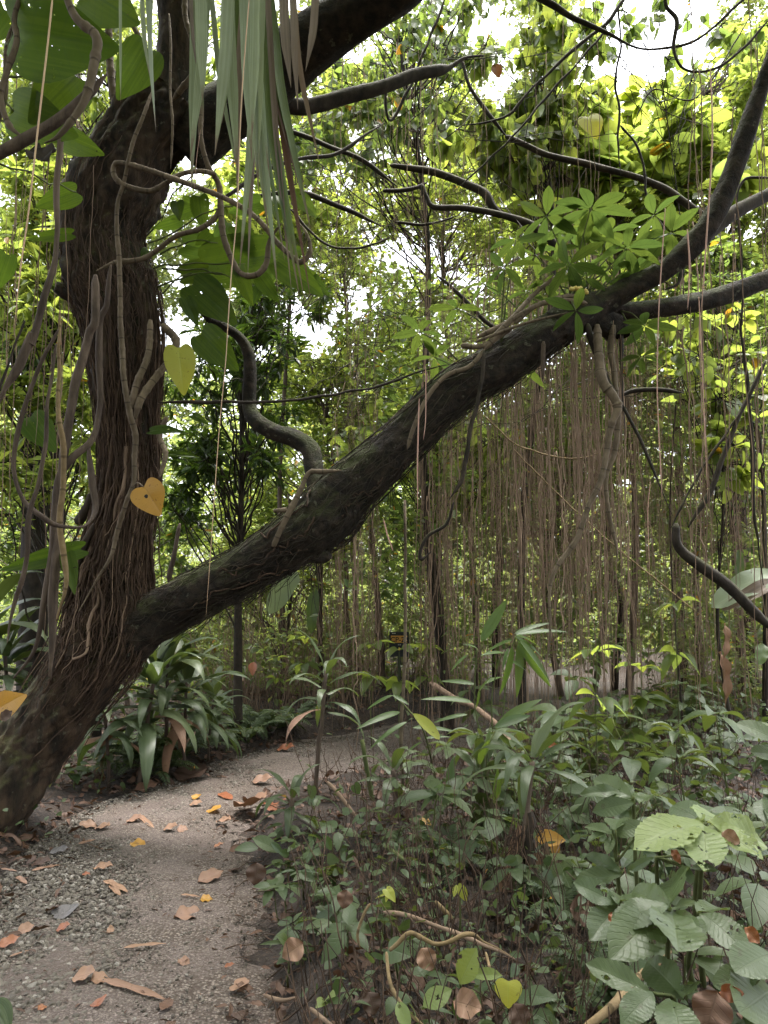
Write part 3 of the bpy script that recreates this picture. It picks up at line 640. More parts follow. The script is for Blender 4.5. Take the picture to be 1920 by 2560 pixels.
# petioles seen behind the trunk
for (b, t) in ((('A', 700, 1160, 5.3), ('A', 1000, 1200, 5.2)), (('A', 680, 1240, 5.3), ('A', 960, 1180, 5.2)), (('A', 690, 1100, 5.3), ('A', 940, 1050, 5.2)), (('A', 700, 1270, 5.2), ('A', 830, 1180, 5.2)), (('A', 640, 1050, 5.2), ('A', 1010, 890, 5.1)), (('A', 660, 1160, 5.2), ('A', 1060, 1140, 5.2))):
    a = Acc(); tube(a, wander(Q(*b), Q(*t), 10, .05, .007, .004, -.03), 6); a.build('petiole', M['stem'], pv)

# broad variegated leaves of the climber at the left edge
lv = thing('climbing_vine', 'climber with huge glossy heart-shaped leaves filling the upper left corner', 'vine', Q('A', 100, 800, 3.6))
for (b, t, wr) in ((('A', 60, 130, 3.4), ('A', 395, 190, 3.2), .95), (('A', 330, 330, 3.6), ('A', 150, 500, 3.5), 1.0), (('A', 60, 480, 3.6), ('A', 270, 560, 3.5), .95), (('A', 380, -40, 3.5), ('A', 540, 60, 3.4), 1.1), (('A', 640, 210, 4.9), ('A', 530, 390, 4.8), .9),
                   (('A', 330, 830, 4.6), ('A', 165, 890, 4.5), .75), (('A', 270, 590, 4.0), ('A', 400, 650, 3.9), .7), (('A', 310, 1010, 5.0), ('A', 120, 1030, 4.9), .4), (('A', 20, 40, 3.8), ('A', -80, 160, 3.7), .9), (('C', 350, 990, 4.8), ('C', 0, 1080, 4.6), .36), (('C', 290, 1010, 4.7), ('C', 320, 1160, 4.6), .5),
                   (('C', 130, 420, 5.2), ('C', 220, 540, 5.1), .9), (('A', 30, 1100, 5.0), ('A', -20, 1250, 5.0), .8)):
    leaf_at('leaf', Q(*b), Q(*t), POT, wr, M['pothos'], lv, nrm(np.array((0, 0, CAMZ)) - Q(*b) + RN.normal(0, .35, 3)))
a = Acc(); tube(a, smooth(pts([('A', -60, 900, 26, 3.8), ('A', -30, 600, 26, 3.7), ('A', 20, 420, 26, 3.6), ('A', 30, 200, 24, 3.6), ('A', 80, 60, 22, 3.5), ('A', 90, -60, 22, 3.5)], 'A'), 80), 8); a.build('stem', M['vine'], lv)
for b, t in ((('A', 25, 200, 3.6), ('A', 60, 130, 3.4)), (('A', 30, 330, 3.6), ('A', 330, 330, 3.6)), (('A', 20, 430, 3.6), ('A', 60, 480, 3.6)), (('A', 80, 20, 3.5), ('A', 380, -40, 3.5)), (('A', 0, 520, 3.7), ('A', 270, 590, 4.0)), (('A', -20, 700, 3.8), ('A', 330, 830, 4.6))):
    a = Acc(); tube(a, wander(Q(*b), Q(*t), 8, .06, .006, .004), 6); a.build('petiole', M['stem'], lv)

# yellow leaves that stand out
def heartleaf(name, b, t, wr, label, stalk, up=None):
    th = thing(name, label, 'leaf', Q(*b))
    ol = [(a_ * (1 + .10 * b_ + .05 * math.sin(5 * b_ + a_ * 4)) + .05 * b_, b_ + .02 * math.sin(9 * a_) + .10 * a_ * (1 - b_)) for a_, b_ in heart(40, .46)]
    tm = fan_leaf(ol, rings=4, droop=.3, fold=.32, wave=.012)
    leaf_at('blade', Q(*b), Q(*t), tm, wr, M['yellow'], th, up)
    a = Acc(); tube(a, smooth(np.vstack([np.append(Q(*s), .004) for s in stalk]), 14), 6); a.build('stalk', M['vine'], th)
    return th
hl = heartleaf('yellow_leaf', ('C', 622, 718, 4.75), ('C', 688, 826, 4.7), 1.12, 'large yellow heart-shaped leaf with a dark hole stuck on the trunk', [('C', 575, 720, 4.95), ('C', 595, 703, 4.85), ('C', 620, 720, 4.74)], nrm(np.array((0, -1, .25))))
hole = Acc()
hc = Q('C', 634, 763, 4.70); hr = np.array([(math.cos(k * .785) * .011 * (1 + .3 * math.sin(k * 2.1)), 0, math.sin(k * .785) * .013) for k in range(8)])
hole.add(np.vstack([hc + np.array((0, -.012, 0)), hc + hr + np.array((0, -.012, 0))]), np.array([(0, 1 + k, 1 + (k + 1) % 8) for k in range(8)]), np.zeros((9, 3)))
hole.build('hole', plain('dark_hole', (.012, .009, .006)), hl)
heartleaf('yellow_leaf', ('E', -10, 300, 4.6), ('E', 85, 235, 4.55), 1.0, 'yellow folded leaf caught at the left edge of the leaning trunk', [('E', -40, 330, 4.7), ('E', -20, 310, 4.65), ('E', -10, 300, 4.6)], nrm(np.array((.2, -1, .3))))
cr = Acc(); cr.inst(strip_leaf(9, w_ovate, .7, -.5, 2, wave=.12), basis(Q('E', 60, 320, 4.55) - Q('E', 0, 350, 4.5), np.array((0, -1, .4)), .07, 1.6), Q('E', 0, 345, 4.5)[None], [.2])
cr.build('dead_leaf', M['litter'], None, label='grey-brown shrivelled leaf curled below the yellow leaf on the trunk', category='leaf')
leaf_at('scrap', Q('A', 175, 630, 3.1), Q('A', 205, 760, 3.05), strip_leaf(9, w_ovate, .6, -.4, 2, wave=.1), 1.1, M['dstem'], None, label='black shrivelled leaf clump hanging from the broken bark branch', category='leaf').name = 'dead_leaf'

# lianas and branches at the left
one('liana', [('A', 285, -30, 36, 3.0), ('A', 335, 70, 40, 3.0), ('A', 405, 150, 44, 3.0), ('A', 405, 260, 40, 3.0), ('A', 392, 390, 38, 3.0), ('A', 350, 490, 36, 3.0), ('A', 260, 590, 30, 3.0), ('A', 190, 620, 24, 3.0)], 'A', M['vine'], 'smooth pale grey liana curving down from the top edge to the bark branch', 'vine', nodes=6)
one('broken_branch', [('A', -60, 700, 52, 3.1), ('A', 60, 650, 50, 3.1), ('A', 150, 600, 48, 3.1), ('A', 240, 540, 48, 3.1), ('A', 330, 455, 48, 3.1), ('A', 400, 385, 46, 3.1), ('A', 465, 322, 40, 3.1)], 'A', M['liana'], 'rough brown snapped branch rising from the left edge below big leaves', 'branch', amp=.14, sides=12)
one('liana', [('A', 90, -20, 24, 3.3), ('A', 60, 80, 24, 3.3), ('A', 65, 190, 26, 3.3), ('A', 40, 310, 26, 3.3), ('A', 8, 420, 28, 3.3), ('A', 35, 540, 28, 3.3), ('A', 110, 605, 24, 3.3)], 'A', M['vine'], 'thin pale liana wriggling down the far left edge in front of big leaves', 'vine', nodes=6)
one('liana', [('A', 262, 590, 30, 3.6), ('A', 258, 700, 28, 3.6), ('A', 250, 860, 28, 3.6), ('A', 245, 1000, 28, 3.6), ('A', 222, 1160, 28, 3.6), ('A', 180, 1340, 34, 3.6), ('A', 130, 1480, 36, 3.6), ('C', 140, 60, 38, 3.6), ('C', 90, 190, 40, 3.6), ('C', 20, 290, 36, 3.6), ('C', -30, 400, 32, 3.6)], 'A', M['liana'], 'brown liana slanting from the broken branch down to the left edge', 'vine', amp=.1)
LG = 'dry lianas hanging left of the trunk'
one('liana', [('A', 410, 1180, 30, 4.7), ('A', 400, 1380, 34, 4.7), ('C', 370, 60, 36, 4.7), ('C', 345, 200, 38, 4.7), ('C', 310, 400, 36, 4.7), ('C', 285, 600, 42, 4.7), ('C', 255, 800, 40, 4.7), ('C', 240, 1000, 38, 4.7), ('C', 232, 1200, 40, 4.7), ('C', 225, 1420, 40, 4.7), ('E', 222, 160, 42, 4.75)], 'A', M['liana'], 'flat shredded brown liana hanging straight down and ending cut off on the trunk', 'vine', LG, amp=.16, sides=10)
one('liana', [('A', 490, 1150, 14, 4.8), ('A', 470, 1300, 22, 4.8), ('C', 435, 0, 28, 4.8), ('C', 432, 200, 30, 4.8), ('C', 440, 380, 30, 4.8), ('C', 405, 510, 32, 4.75), ('C', 320, 590, 32, 4.7), ('C', 270, 680, 34, 4.7), ('C', 235, 860, 34, 4.7), ('C', 215, 1060, 34, 4.7), ('C', 190, 1240, 30, 4.7), ('C', 150, 1420, 34, 4.75), ('E', 60, 160, 40, 4.8)], 'A', M['liana'], 'pale brown liana bending left off the trunk then dropping beside the shredded one', 'vine', LG, amp=.14, sides=9)
one('liana', [('C', 250, 40, 16, 4.4), ('C', 160, 230, 20, 4.4), ('C', 80, 460, 20, 4.4), ('C', 62, 620, 18, 4.4), ('C', 100, 770, 22, 4.4), ('C', 200, 860, 22, 4.4), ('C', 260, 890, 18, 4.5), ('C', 370, 890, 12, 4.6), ('C', 412, 820, 26, 4.8), ('C', 395, 700, 32, 4.85), ('C', 380, 560, 26, 4.9), ('C', 400, 480, 18, 5.0)], 'A', M['liana'], 'brown liana looping in a wide U between the left edge and the trunk', 'vine', LG, amp=.1)
one('liana', [('C', 260, -40, 14, 4.5), ('C', 255, 200, 16, 4.5), ('C', 258, 420, 18, 4.5), ('C', 275, 620, 24, 4.55), ('C', 265, 900, 24, 4.6), ('C', 280, 1140, 20, 4.6), ('C', 250, 1300, 20, 4.65)], 'A', M['cane'], 'straw-coloured straight liana between two brown ones left of the trunk', 'vine', LG, amp=.1)
one('liana', [('C', 240, 100, 14, 4.3), ('C', 215, 300, 18, 4.3), ('C', 190, 560, 18, 4.3), ('C', 130, 840, 22, 4.3), ('C', 105, 1100, 22, 4.35), ('C', 60, 1240, 18, 4.4), ('C', 30, 1400, 16, 4.4)], 'A', M['liana'], 'thin brown liana slanting down near the left edge below the looping liana', 'vine', LG, amp=.1)
one('liana', [('C', 110, 0, 12, 4.0), ('C', 60, 130, 12, 4.0), ('C', 0, 300, 12, 4.0), ('C', -30, 420, 12, 4.0)], 'A', M['dbranch'], 'very thin dark liana crossing the left edge above the looping liana', 'vine')
one('liana', [('C', 340, 880, 46, 5.3), ('C', 385, 800, 40, 5.3), ('C', 400, 740, 36, 5.3)], 'A', M['dstem'], 'short black liana stub leaning against the left flank of the trunk', 'vine')
one('liana', [('C', 410, 880, 20, 5.2), ('C', 360, 980, 40, 5.2), ('C', 300, 1120, 46, 5.2), ('C', 290, 1240, 30, 5.2)], 'A', M['dstem'], 'black buttress root leaning from the trunk towards the lower left', 'root')
one('hanging_root', [('A', 228, -20, 9, 2.0), ('A', 205, 200, 9, 2.0), ('A', 170, 500, 9, 2.0), ('A', 125, 900, 8, 2.0), ('A', 90, 1150, 7, 2.0), ('A', 60, 1420, 5, 2.0)], 'A', M['gold'], 'golden aerial root with a pinkish tip hanging close at the upper left', 'aerial root', amp=0)
one('hanging_root', [('A', 1078, -20, 5.4, 2.1), ('A', 1060, 200, 5.4, 2.1), ('A', 1040, 500, 5.4, 2.1), ('A', 1025, 900, 4.8, 2.1), ('A', 1000, 1180, 4.8, 2.1), ('A', 985, 1400, 4.2, 2.1), ('C', 975, 180, 3.6, 2.1), ('C', 945, 500, 3.6, 2.1), ('C', 910, 1000, 3.6, 2.1), ('C', 890, 1280, 3.0, 2.1)], 'A', M['gold'], 'long golden aerial root hanging through the strap leaves down past the limb', 'aerial root', amp=0)
for spec, lab in (([('A', 866, 560, 4, 3.0), ('A', 850, 680, 4, 3.0), ('A', 838, 820, 3, 3.0)], 'short red thread-like root beside the loop of vine'),
                  ([('B', 1410, 290, 12, 2.6), ('B', 1418, 600, 14, 2.6), ('B', 1395, 1000, 14, 2.6), ('B', 1370, 1350, 9, 2.6)], 'pink aerial root hanging across the forked limb at upper right'),
                  ([('B', 1310, 990, 12, 2.5), ('B', 1320, 1150, 14, 2.5), ('B', 1312, 1340, 10, 2.5)], 'short pink aerial root just left of the fork in the limb'),
                  ([('B', 1215, 900, 8, 2.6), ('B', 1195, 1200, 10, 2.6), ('B', 1185, 1400, 8, 2.6), ('D', 1180, 300, 9, 2.6), ('D', 1195, 640, 9, 2.6), ('D', 1202, 780, 5, 2.6)], 'long pink aerial root hanging below the right part of the limb'),
                  ([('D', 180, 200, 8, 2.6), ('D', 180, 420, 7, 2.6), ('D', 170, 520, 5, 2.6)], 'pinkish root hanging in front of the diagonal limb'),
                  ([('D', 152, 340, 9, 2.5), ('D', 145, 600, 11, 2.5), ('D', 145, 820, 6, 2.5)], 'pinkish root with bright tip below the diagonal limb'),
                  ([('D', -2, 860, 8, 2.6), ('D', 15, 930, 12, 2.6), ('D', 40, 1000, 8, 2.6)], 'short red root tip hanging over the thicket in the middle'),
                  ([('D', 1360, -100, 8, 2.7), ('D', 1370, 100, 9, 2.7), ('D', 1385, 450, 8, 2.7), ('D', 1400, 800, 5, 2.7)], 'pale pink root hanging at the right below the mossy limb'),
                  ([('D', 1150, 700, 7, 2.7), ('D', 1140, 850, 7, 2.7), ('D', 1150, 1150, 4, 2.7)], 'faint pink root in front of the brown root curtain'),
                  ([('D', 1625, 60, 7, 2.4), ('D', 1640, 400, 7, 2.4), ('D', 1635, 600, 5, 2.4)], 'pink root close to the right edge')):
    one('hanging_root', [(r[0], r[1], r[2], r[3] * .55, r[4]) for r in spec], 'A', M['pink'], lab, 'aerial root', 'pink aerial roots hanging close to the viewer', amp=0)

# ------------------------------------------------------------------ long strap leaves hanging at the top
st = thing('strap_leaf_plant', 'tuft of long grey-green strap leaves hanging from the top edge', 'plant', P(640, -420, 2.4))
KS = 560 / 1630.0
def S7(u, v, d): return P(300 + u * KS, v * KS, d)
for (u0, u1, v1, wd, mt, d) in ((215, 262, 960, 60, 'strap', 2.2), (150, 215, 560, 30, 'strap', 2.25), (590, 600, 740, 75, 'strap', 2.2), (560, 520, 1390, 70, 'strap', 2.3), (640, 510, 1160, 70, 'strap', 2.25), (800, 690, 1130, 80, 'strap', 2.2), (790, 855, 1260, 78, 'strap', 2.3), (860, 740, 900, 60, 'strap2', 2.35), (900, 960, 1180, 70, 'strap', 2.2), (930, 1010, 1400, 66, 'strap', 2.25),
      (1000, 960, 1000, 70, 'strap', 2.15), (1030, 1000, 1350, 60, 'strap', 2.25), (1030, 870, 1960, 62, 'strap', 2.4), (960, 1150, 2130, 60, 'strap', 2.45), (900, 1080, 1700, 62, 'strap', 2.45), (1010, 930, 2000, 55, 'strapd', 2.5), (1060, 1250, 2140, 38, 'strapd', 2.5), (990, 1340, 2170, 60, 'strap2', 2.55), (960, 1310, 2180, 58, 'strap2', 2.5), (1050, 1390, 1680, 66, 'strap2', 2.55), (1060, 1390, 2190, 48, 'dstrap', 2.6),
      (940, 1330, 1330, 66, 'strap2', 2.6), (1180, 1245, 640, 62, 'strapd', 2.3), (1255, 1295, 800, 46, 'strapd', 2.3), (1230, 1460, 1230, 40, 'strapd', 2.6), (1440, 1350, 520, 50, 'strapd', 2.7), (510, 560, 520, 26, 'strapd', 2.3), (640, 870, 1330, 34, 'strap', 2.4), (1000, 1320, 1420, 56, 'dstrap', 2.6), (970, 1090, 1300, 50, 'strap', 2.3), (0, 5, 760, 20, 'strap', 2.3), (560, 610, 900, 60, 'strap2', 2.45), (880, 850, 1460, 48, 'strapd', 2.5), (930, 1200, 1900, 50, 'strap2', 2.5)):
    mt = {'dstrap': 'litter'}.get(mt, mt)
    b = S7(u0, -260, d + .05); t = S7(u1, v1, d); n = 26
    tq = np.linspace(0, 1, n)[:, None]; mid = S7((u0 * .6 + u1 * .4) , v1 * .45, d)
    c = smooth(np.vstack([b, (b * .55 + mid * .45), mid, t]), n)
    W = wd * 1.3 * KS / F * d * .5 * np.clip(np.minimum(1.05 - tq[:, 0] * .2, (1 - tq[:, 0]) * 3.2 + .02), .02, 1.1)
    tw = RN.uniform(-.35, .35) + np.cumsum(RN.normal(0, .05, n)); sd = np.column_stack([np.cos(tw), np.sin(tw), np.zeros(n)])
    fwd = np.column_stack([-np.sin(tw), np.cos(tw), np.zeros(n)]) * (W * .35)[:, None]
    v = np.stack([c - sd * W[:, None] - fwd, c, c + sd * W[:, None] - fwd], 1).reshape(-1, 3)
    i = np.arange(n - 1)[:, None] * 3; j = np.arange(2)[None]
    q_ = np.stack([i + j, i + j + 1, i + j + 4, i + j + 3], -1).reshape(-1, 4)
    l = np.zeros((n, 3, 3)); l[:, :, 0] = (-1, 0, 1); l[:, :, 1] = tq; l[:, :, 2] = RN.random()
    a = Acc(); a.add(v, np.concatenate([q_[:, [0, 1, 2]], q_[:, [0, 2, 3]]]), l.reshape(-1, 3)); a.build('blade', M[mt], st)
a = Acc(); tube(a, smooth(np.array([(*P(560, -500, 2.6), .03), (*P(660, -430, 2.5), .035), (*P(760, -470, 2.5), .03)]), 20), 10); a.build('stem', M['liana'], st)

# ------------------------------------------------------------------ umbrella plant rooted on the limb
KB = 600 / 1659.0
def S6(u, v, d): return P(1100 + u * KB, 350 + v * KB, d)
um = thing('umbrella_plant', 'umbrella plant with finger-like bright green leaves perched on the diagonal limb', 'plant', S6(960, 1060, 5.1))
SCH = strip_leaf(9, lambda t: .17 * (math.sin(math.pi * t ** .95) ** .8 if 0 < t < 1 else 0) + .004, .18, .28, 2)
hubs = [(1040, 480, 290, 5.0, 90, 7), (735, 525, 215, 5.05, 100, 6), (525, 690, 190, 5.0, 95, 5), (890, 865, 250, 4.95, 60, 6), (1290, 750, 230, 5.05, 85, 7), (450, 880, 190, 4.9, 90, 6), (115, 1165, 160, 5.0, 80, 5), (1415, 1285, 180, 5.1, 70, 7), (1390, 1500, 150, 5.1, 80, 6), (1600, 640, 260, 5.3, 90, 6), (990, 590, 170, 5.2, 90, 6), (940, 1180, 200, 4.8, -30, 5), (1170, 640, 180, 5.3, 60, 6), (730, 1000, 150, 5.2, 110, 5), (1330, 900, 170, 5.2, 90, 5), (600, 1050, 130, 5.2, 80, 5), (820, 760, 150, 5.3, 90, 5), (1480, 520, 220, 5.4, 110, 6), (530, 1560, 190, 5.3, 230, 4), (1210, 1010, 130, 5.2, 60, 5), (1120, 800, 170, 5.4, 0, 6), (660, 800, 150, 5.3, 0, 5), (880, 620, 170, 5.5, 0, 6), (1420, 720, 190, 5.5, 0, 6), (300, 1000, 130, 5.3, 0, 5), (1000, 950, 140, 5.1, 0, 5), (-140, 1330, 200, 5.1, 0, 6), (-40, 1500, 160, 5.2, 0, 5)]
root_ = S6(960, 1080, 5.15)
for (u, v, L, d, up_, n) in hubs:
    h = S6(u, v, d); Lw = L * KB / F * d * 1.14
    b = root_ + np.array((RN.uniform(-.12, .1), RN.uniform(-.05, .05), RN.uniform(-.05, .02)))
    if u < 640 and v > 500: b = S6(420, 1400, 5.1)
    if u < 320: b = S6(u + 260, v + 190, 5.15)
    if u > 1380 and v > 1200: b = S6(1250, 1180, 5.25)
    a = Acc(); tube(a, smooth(np.vstack([np.append(b, .007), np.append((b * .5 + h * .5) + np.array((.0, 0, .03)), .005), np.append(h, .0035)]), 14), 6)
    pe = a.build('petiole', M['stem'], um)
    # leaflets radiate round the hub in a plane tipped towards the viewer and upwards
    nm = nrm(np.array((RN.uniform(-.35, .35), RN.uniform(.15, .6), .85))); e1 = nrm(np.cross(np.array((0, 1, 0)), nm)); e2 = np.cross(nm, e1)
    a0 = RN.uniform(0, 6.28); ang = a0 + np.arange(n) * 6.283 / n + RN.normal(0, .12, n)
    dr = np.cos(ang)[:, None] * e1 + np.sin(ang)[:, None] * e2 + np.array((0, 0, -.12)) + nm * .1
    sz = Lw * RN.uniform(.8, 1.1, n)
    a = Acc(); a.inst(SCH, basis(dr, nm + RN.normal(0, .3, (n, 3)), sz, .95), h[None] + nrm(dr) * .012, RN.random(n)); a.build('leaf', M['scheff'], um)
for spec in ([('B', 400, 1460, 26, 5.05), ('B', 520, 1400, 24, 5.02), ('B', 640, 1330, 22, 5.0), ('B', 740, 1290, 22, 5.0), ('B', 840, 1275, 22, 5.05)], [('B', 560, 1400, 24, 5.02), ('B', 660, 1320, 22, 5.0), ('B', 780, 1300, 24, 4.98), ('B', 880, 1310, 26, 5.0)], [('B', 390, 1480, 16, 5.0), ('B', 600, 1400, 14, 4.95), ('B', 800, 1350, 10, 4.9)],
             [('D', 430, 130, 30, 5.0), ('D', 500, 50, 30, 5.0), ('B', 560, 1370, 26, 5.02), ('B', 650, 1270, 20, 5.1), ('B', 760, 1180, 16, 5.15)], [('D', 100, 560, 20, 4.95), ('D', 130, 460, 20, 4.95), ('D', 190, 330, 20, 4.95), ('D', 270, 240, 20, 4.95), ('D', 370, 200, 20, 4.98), ('D', 440, 120, 20, 5.0)], [('D', 330, 110, 26, 4.98), ('D', 430, 110, 24, 5.0), ('D', 560, 30, 22, 5.0)]):
    a = Acc(); p = smooth(pts(spec, 'A'), 50); p[:4, 3] *= (.15, .5, .8, .9); p[-4:, 3] *= (.9, .75, .5, .12); tube(a, p, 8); a.build('stem', M['vine'], um)
ft = Acc()
for k in range(14):
    t = k / 13; c = S6(905 + 110 * t, 1035 - 10 * math.sin(3 * t) + 25 * t * t, 4.85) + RN.normal(0, .006, 3)
    ft.inst((IC[0], IC[1], IC[2]), np.eye(3)[None] * .016, c[None], [.5])
ft.build('fruit_spike', plain('fruit_yellow', (.42, .40, .08), .5, (.5, .3, .08)), um)
# hanging stems below the fork
TG = 'tangled stems falling from the fork of the limb'
for spec, lab, m_ in (([('B', 920, 1400, 40, 5.1), ('D', 930, 150, 42, 5.05), ('D', 940, 260, 40, 5.0), ('D', 985, 330, 34, 5.0), ('D', 1005, 380, 32, 5.0), ('D', 985, 440, 26, 5.0), ('D', 965, 560, 26, 5.0), ('D', 930, 680, 24, 5.0), ('D', 880, 800, 24, 5.0), ('D', 830, 950, 22, 5.0), ('D', 750, 1070, 22, 5.0), ('D', 720, 1180, 18, 5.0), ('D', 720, 1380, 16, 5.0), ('D', 700, 1480, 16, 5.0)], 'knobbly vine stem twisting from the limb fork far down to the undergrowth', 'vine'),
                ([('B', 990, 1400, 26, 5.2), ('D', 980, 150, 24, 5.2), ('D', 1000, 300, 24, 5.15), ('D', 1020, 430, 22, 5.1), ('D', 1000, 560, 24, 5.1), ('D', 960, 700, 20, 5.1), ('D', 985, 900, 18, 5.1), ('D', 1000, 1040, 14, 5.1)], 'brown vine stem twined beside the knobbly stem under the fork', 'vine'),
                ([('B', 880, 1400, 30, 5.15), ('D', 900, 120, 30, 5.15), ('D', 950, 240, 24, 5.15), ('D', 1040, 380, 18, 5.1), ('D', 1110, 520, 16, 5.1), ('D', 1160, 640, 12, 5.1), ('D', 1250, 850, 10, 5.1)], 'dark stem leaning out to the right from the fork tangle', 'dbranch'),
                ([('D', 1020, -20, 22, 5.3), ('D', 1030, 150, 18, 5.3), ('D', 1025, 320, 14, 5.3), ('D', 1040, 500, 12, 5.3)], 'straight dark stem hanging from the mossy limb', 'dbranch'),
                ([('D', 690, 90, 20, 5.05), ('D', 688, 180, 22, 5.05), ('D', 690, 260, 14, 5.05)], 'short frayed bundle of roots hanging under the limb', 'liana'),
                ([('D', 430, 130, 14, 4.95), ('D', 420, 270, 16, 4.95), ('D', 385, 430, 18, 4.95), ('D', 350, 620, 20, 4.95), ('D', 335, 700, 18, 4.95), ('D', 280, 780, 14, 4.95)], 'dark wavy stem dropping below the middle of the diagonal limb', 'dbranch'),
                ([('D', 300, 790, 10, 5.2), ('D', 270, 880, 14, 5.2), ('D', 190, 930, 16, 5.2), ('D', 155, 990, 14, 5.2), ('D', 160, 1030, 16, 5.2), ('D', 210, 1000, 14, 5.2)], 'hooked curly stem hanging in the middle of the thicket', 'dbranch')):
    one('trailing_vine', spec, 'A', M[m_], lab, 'vine', TG, amp=.1, nodes=8 if m_ == 'vine' else 0)

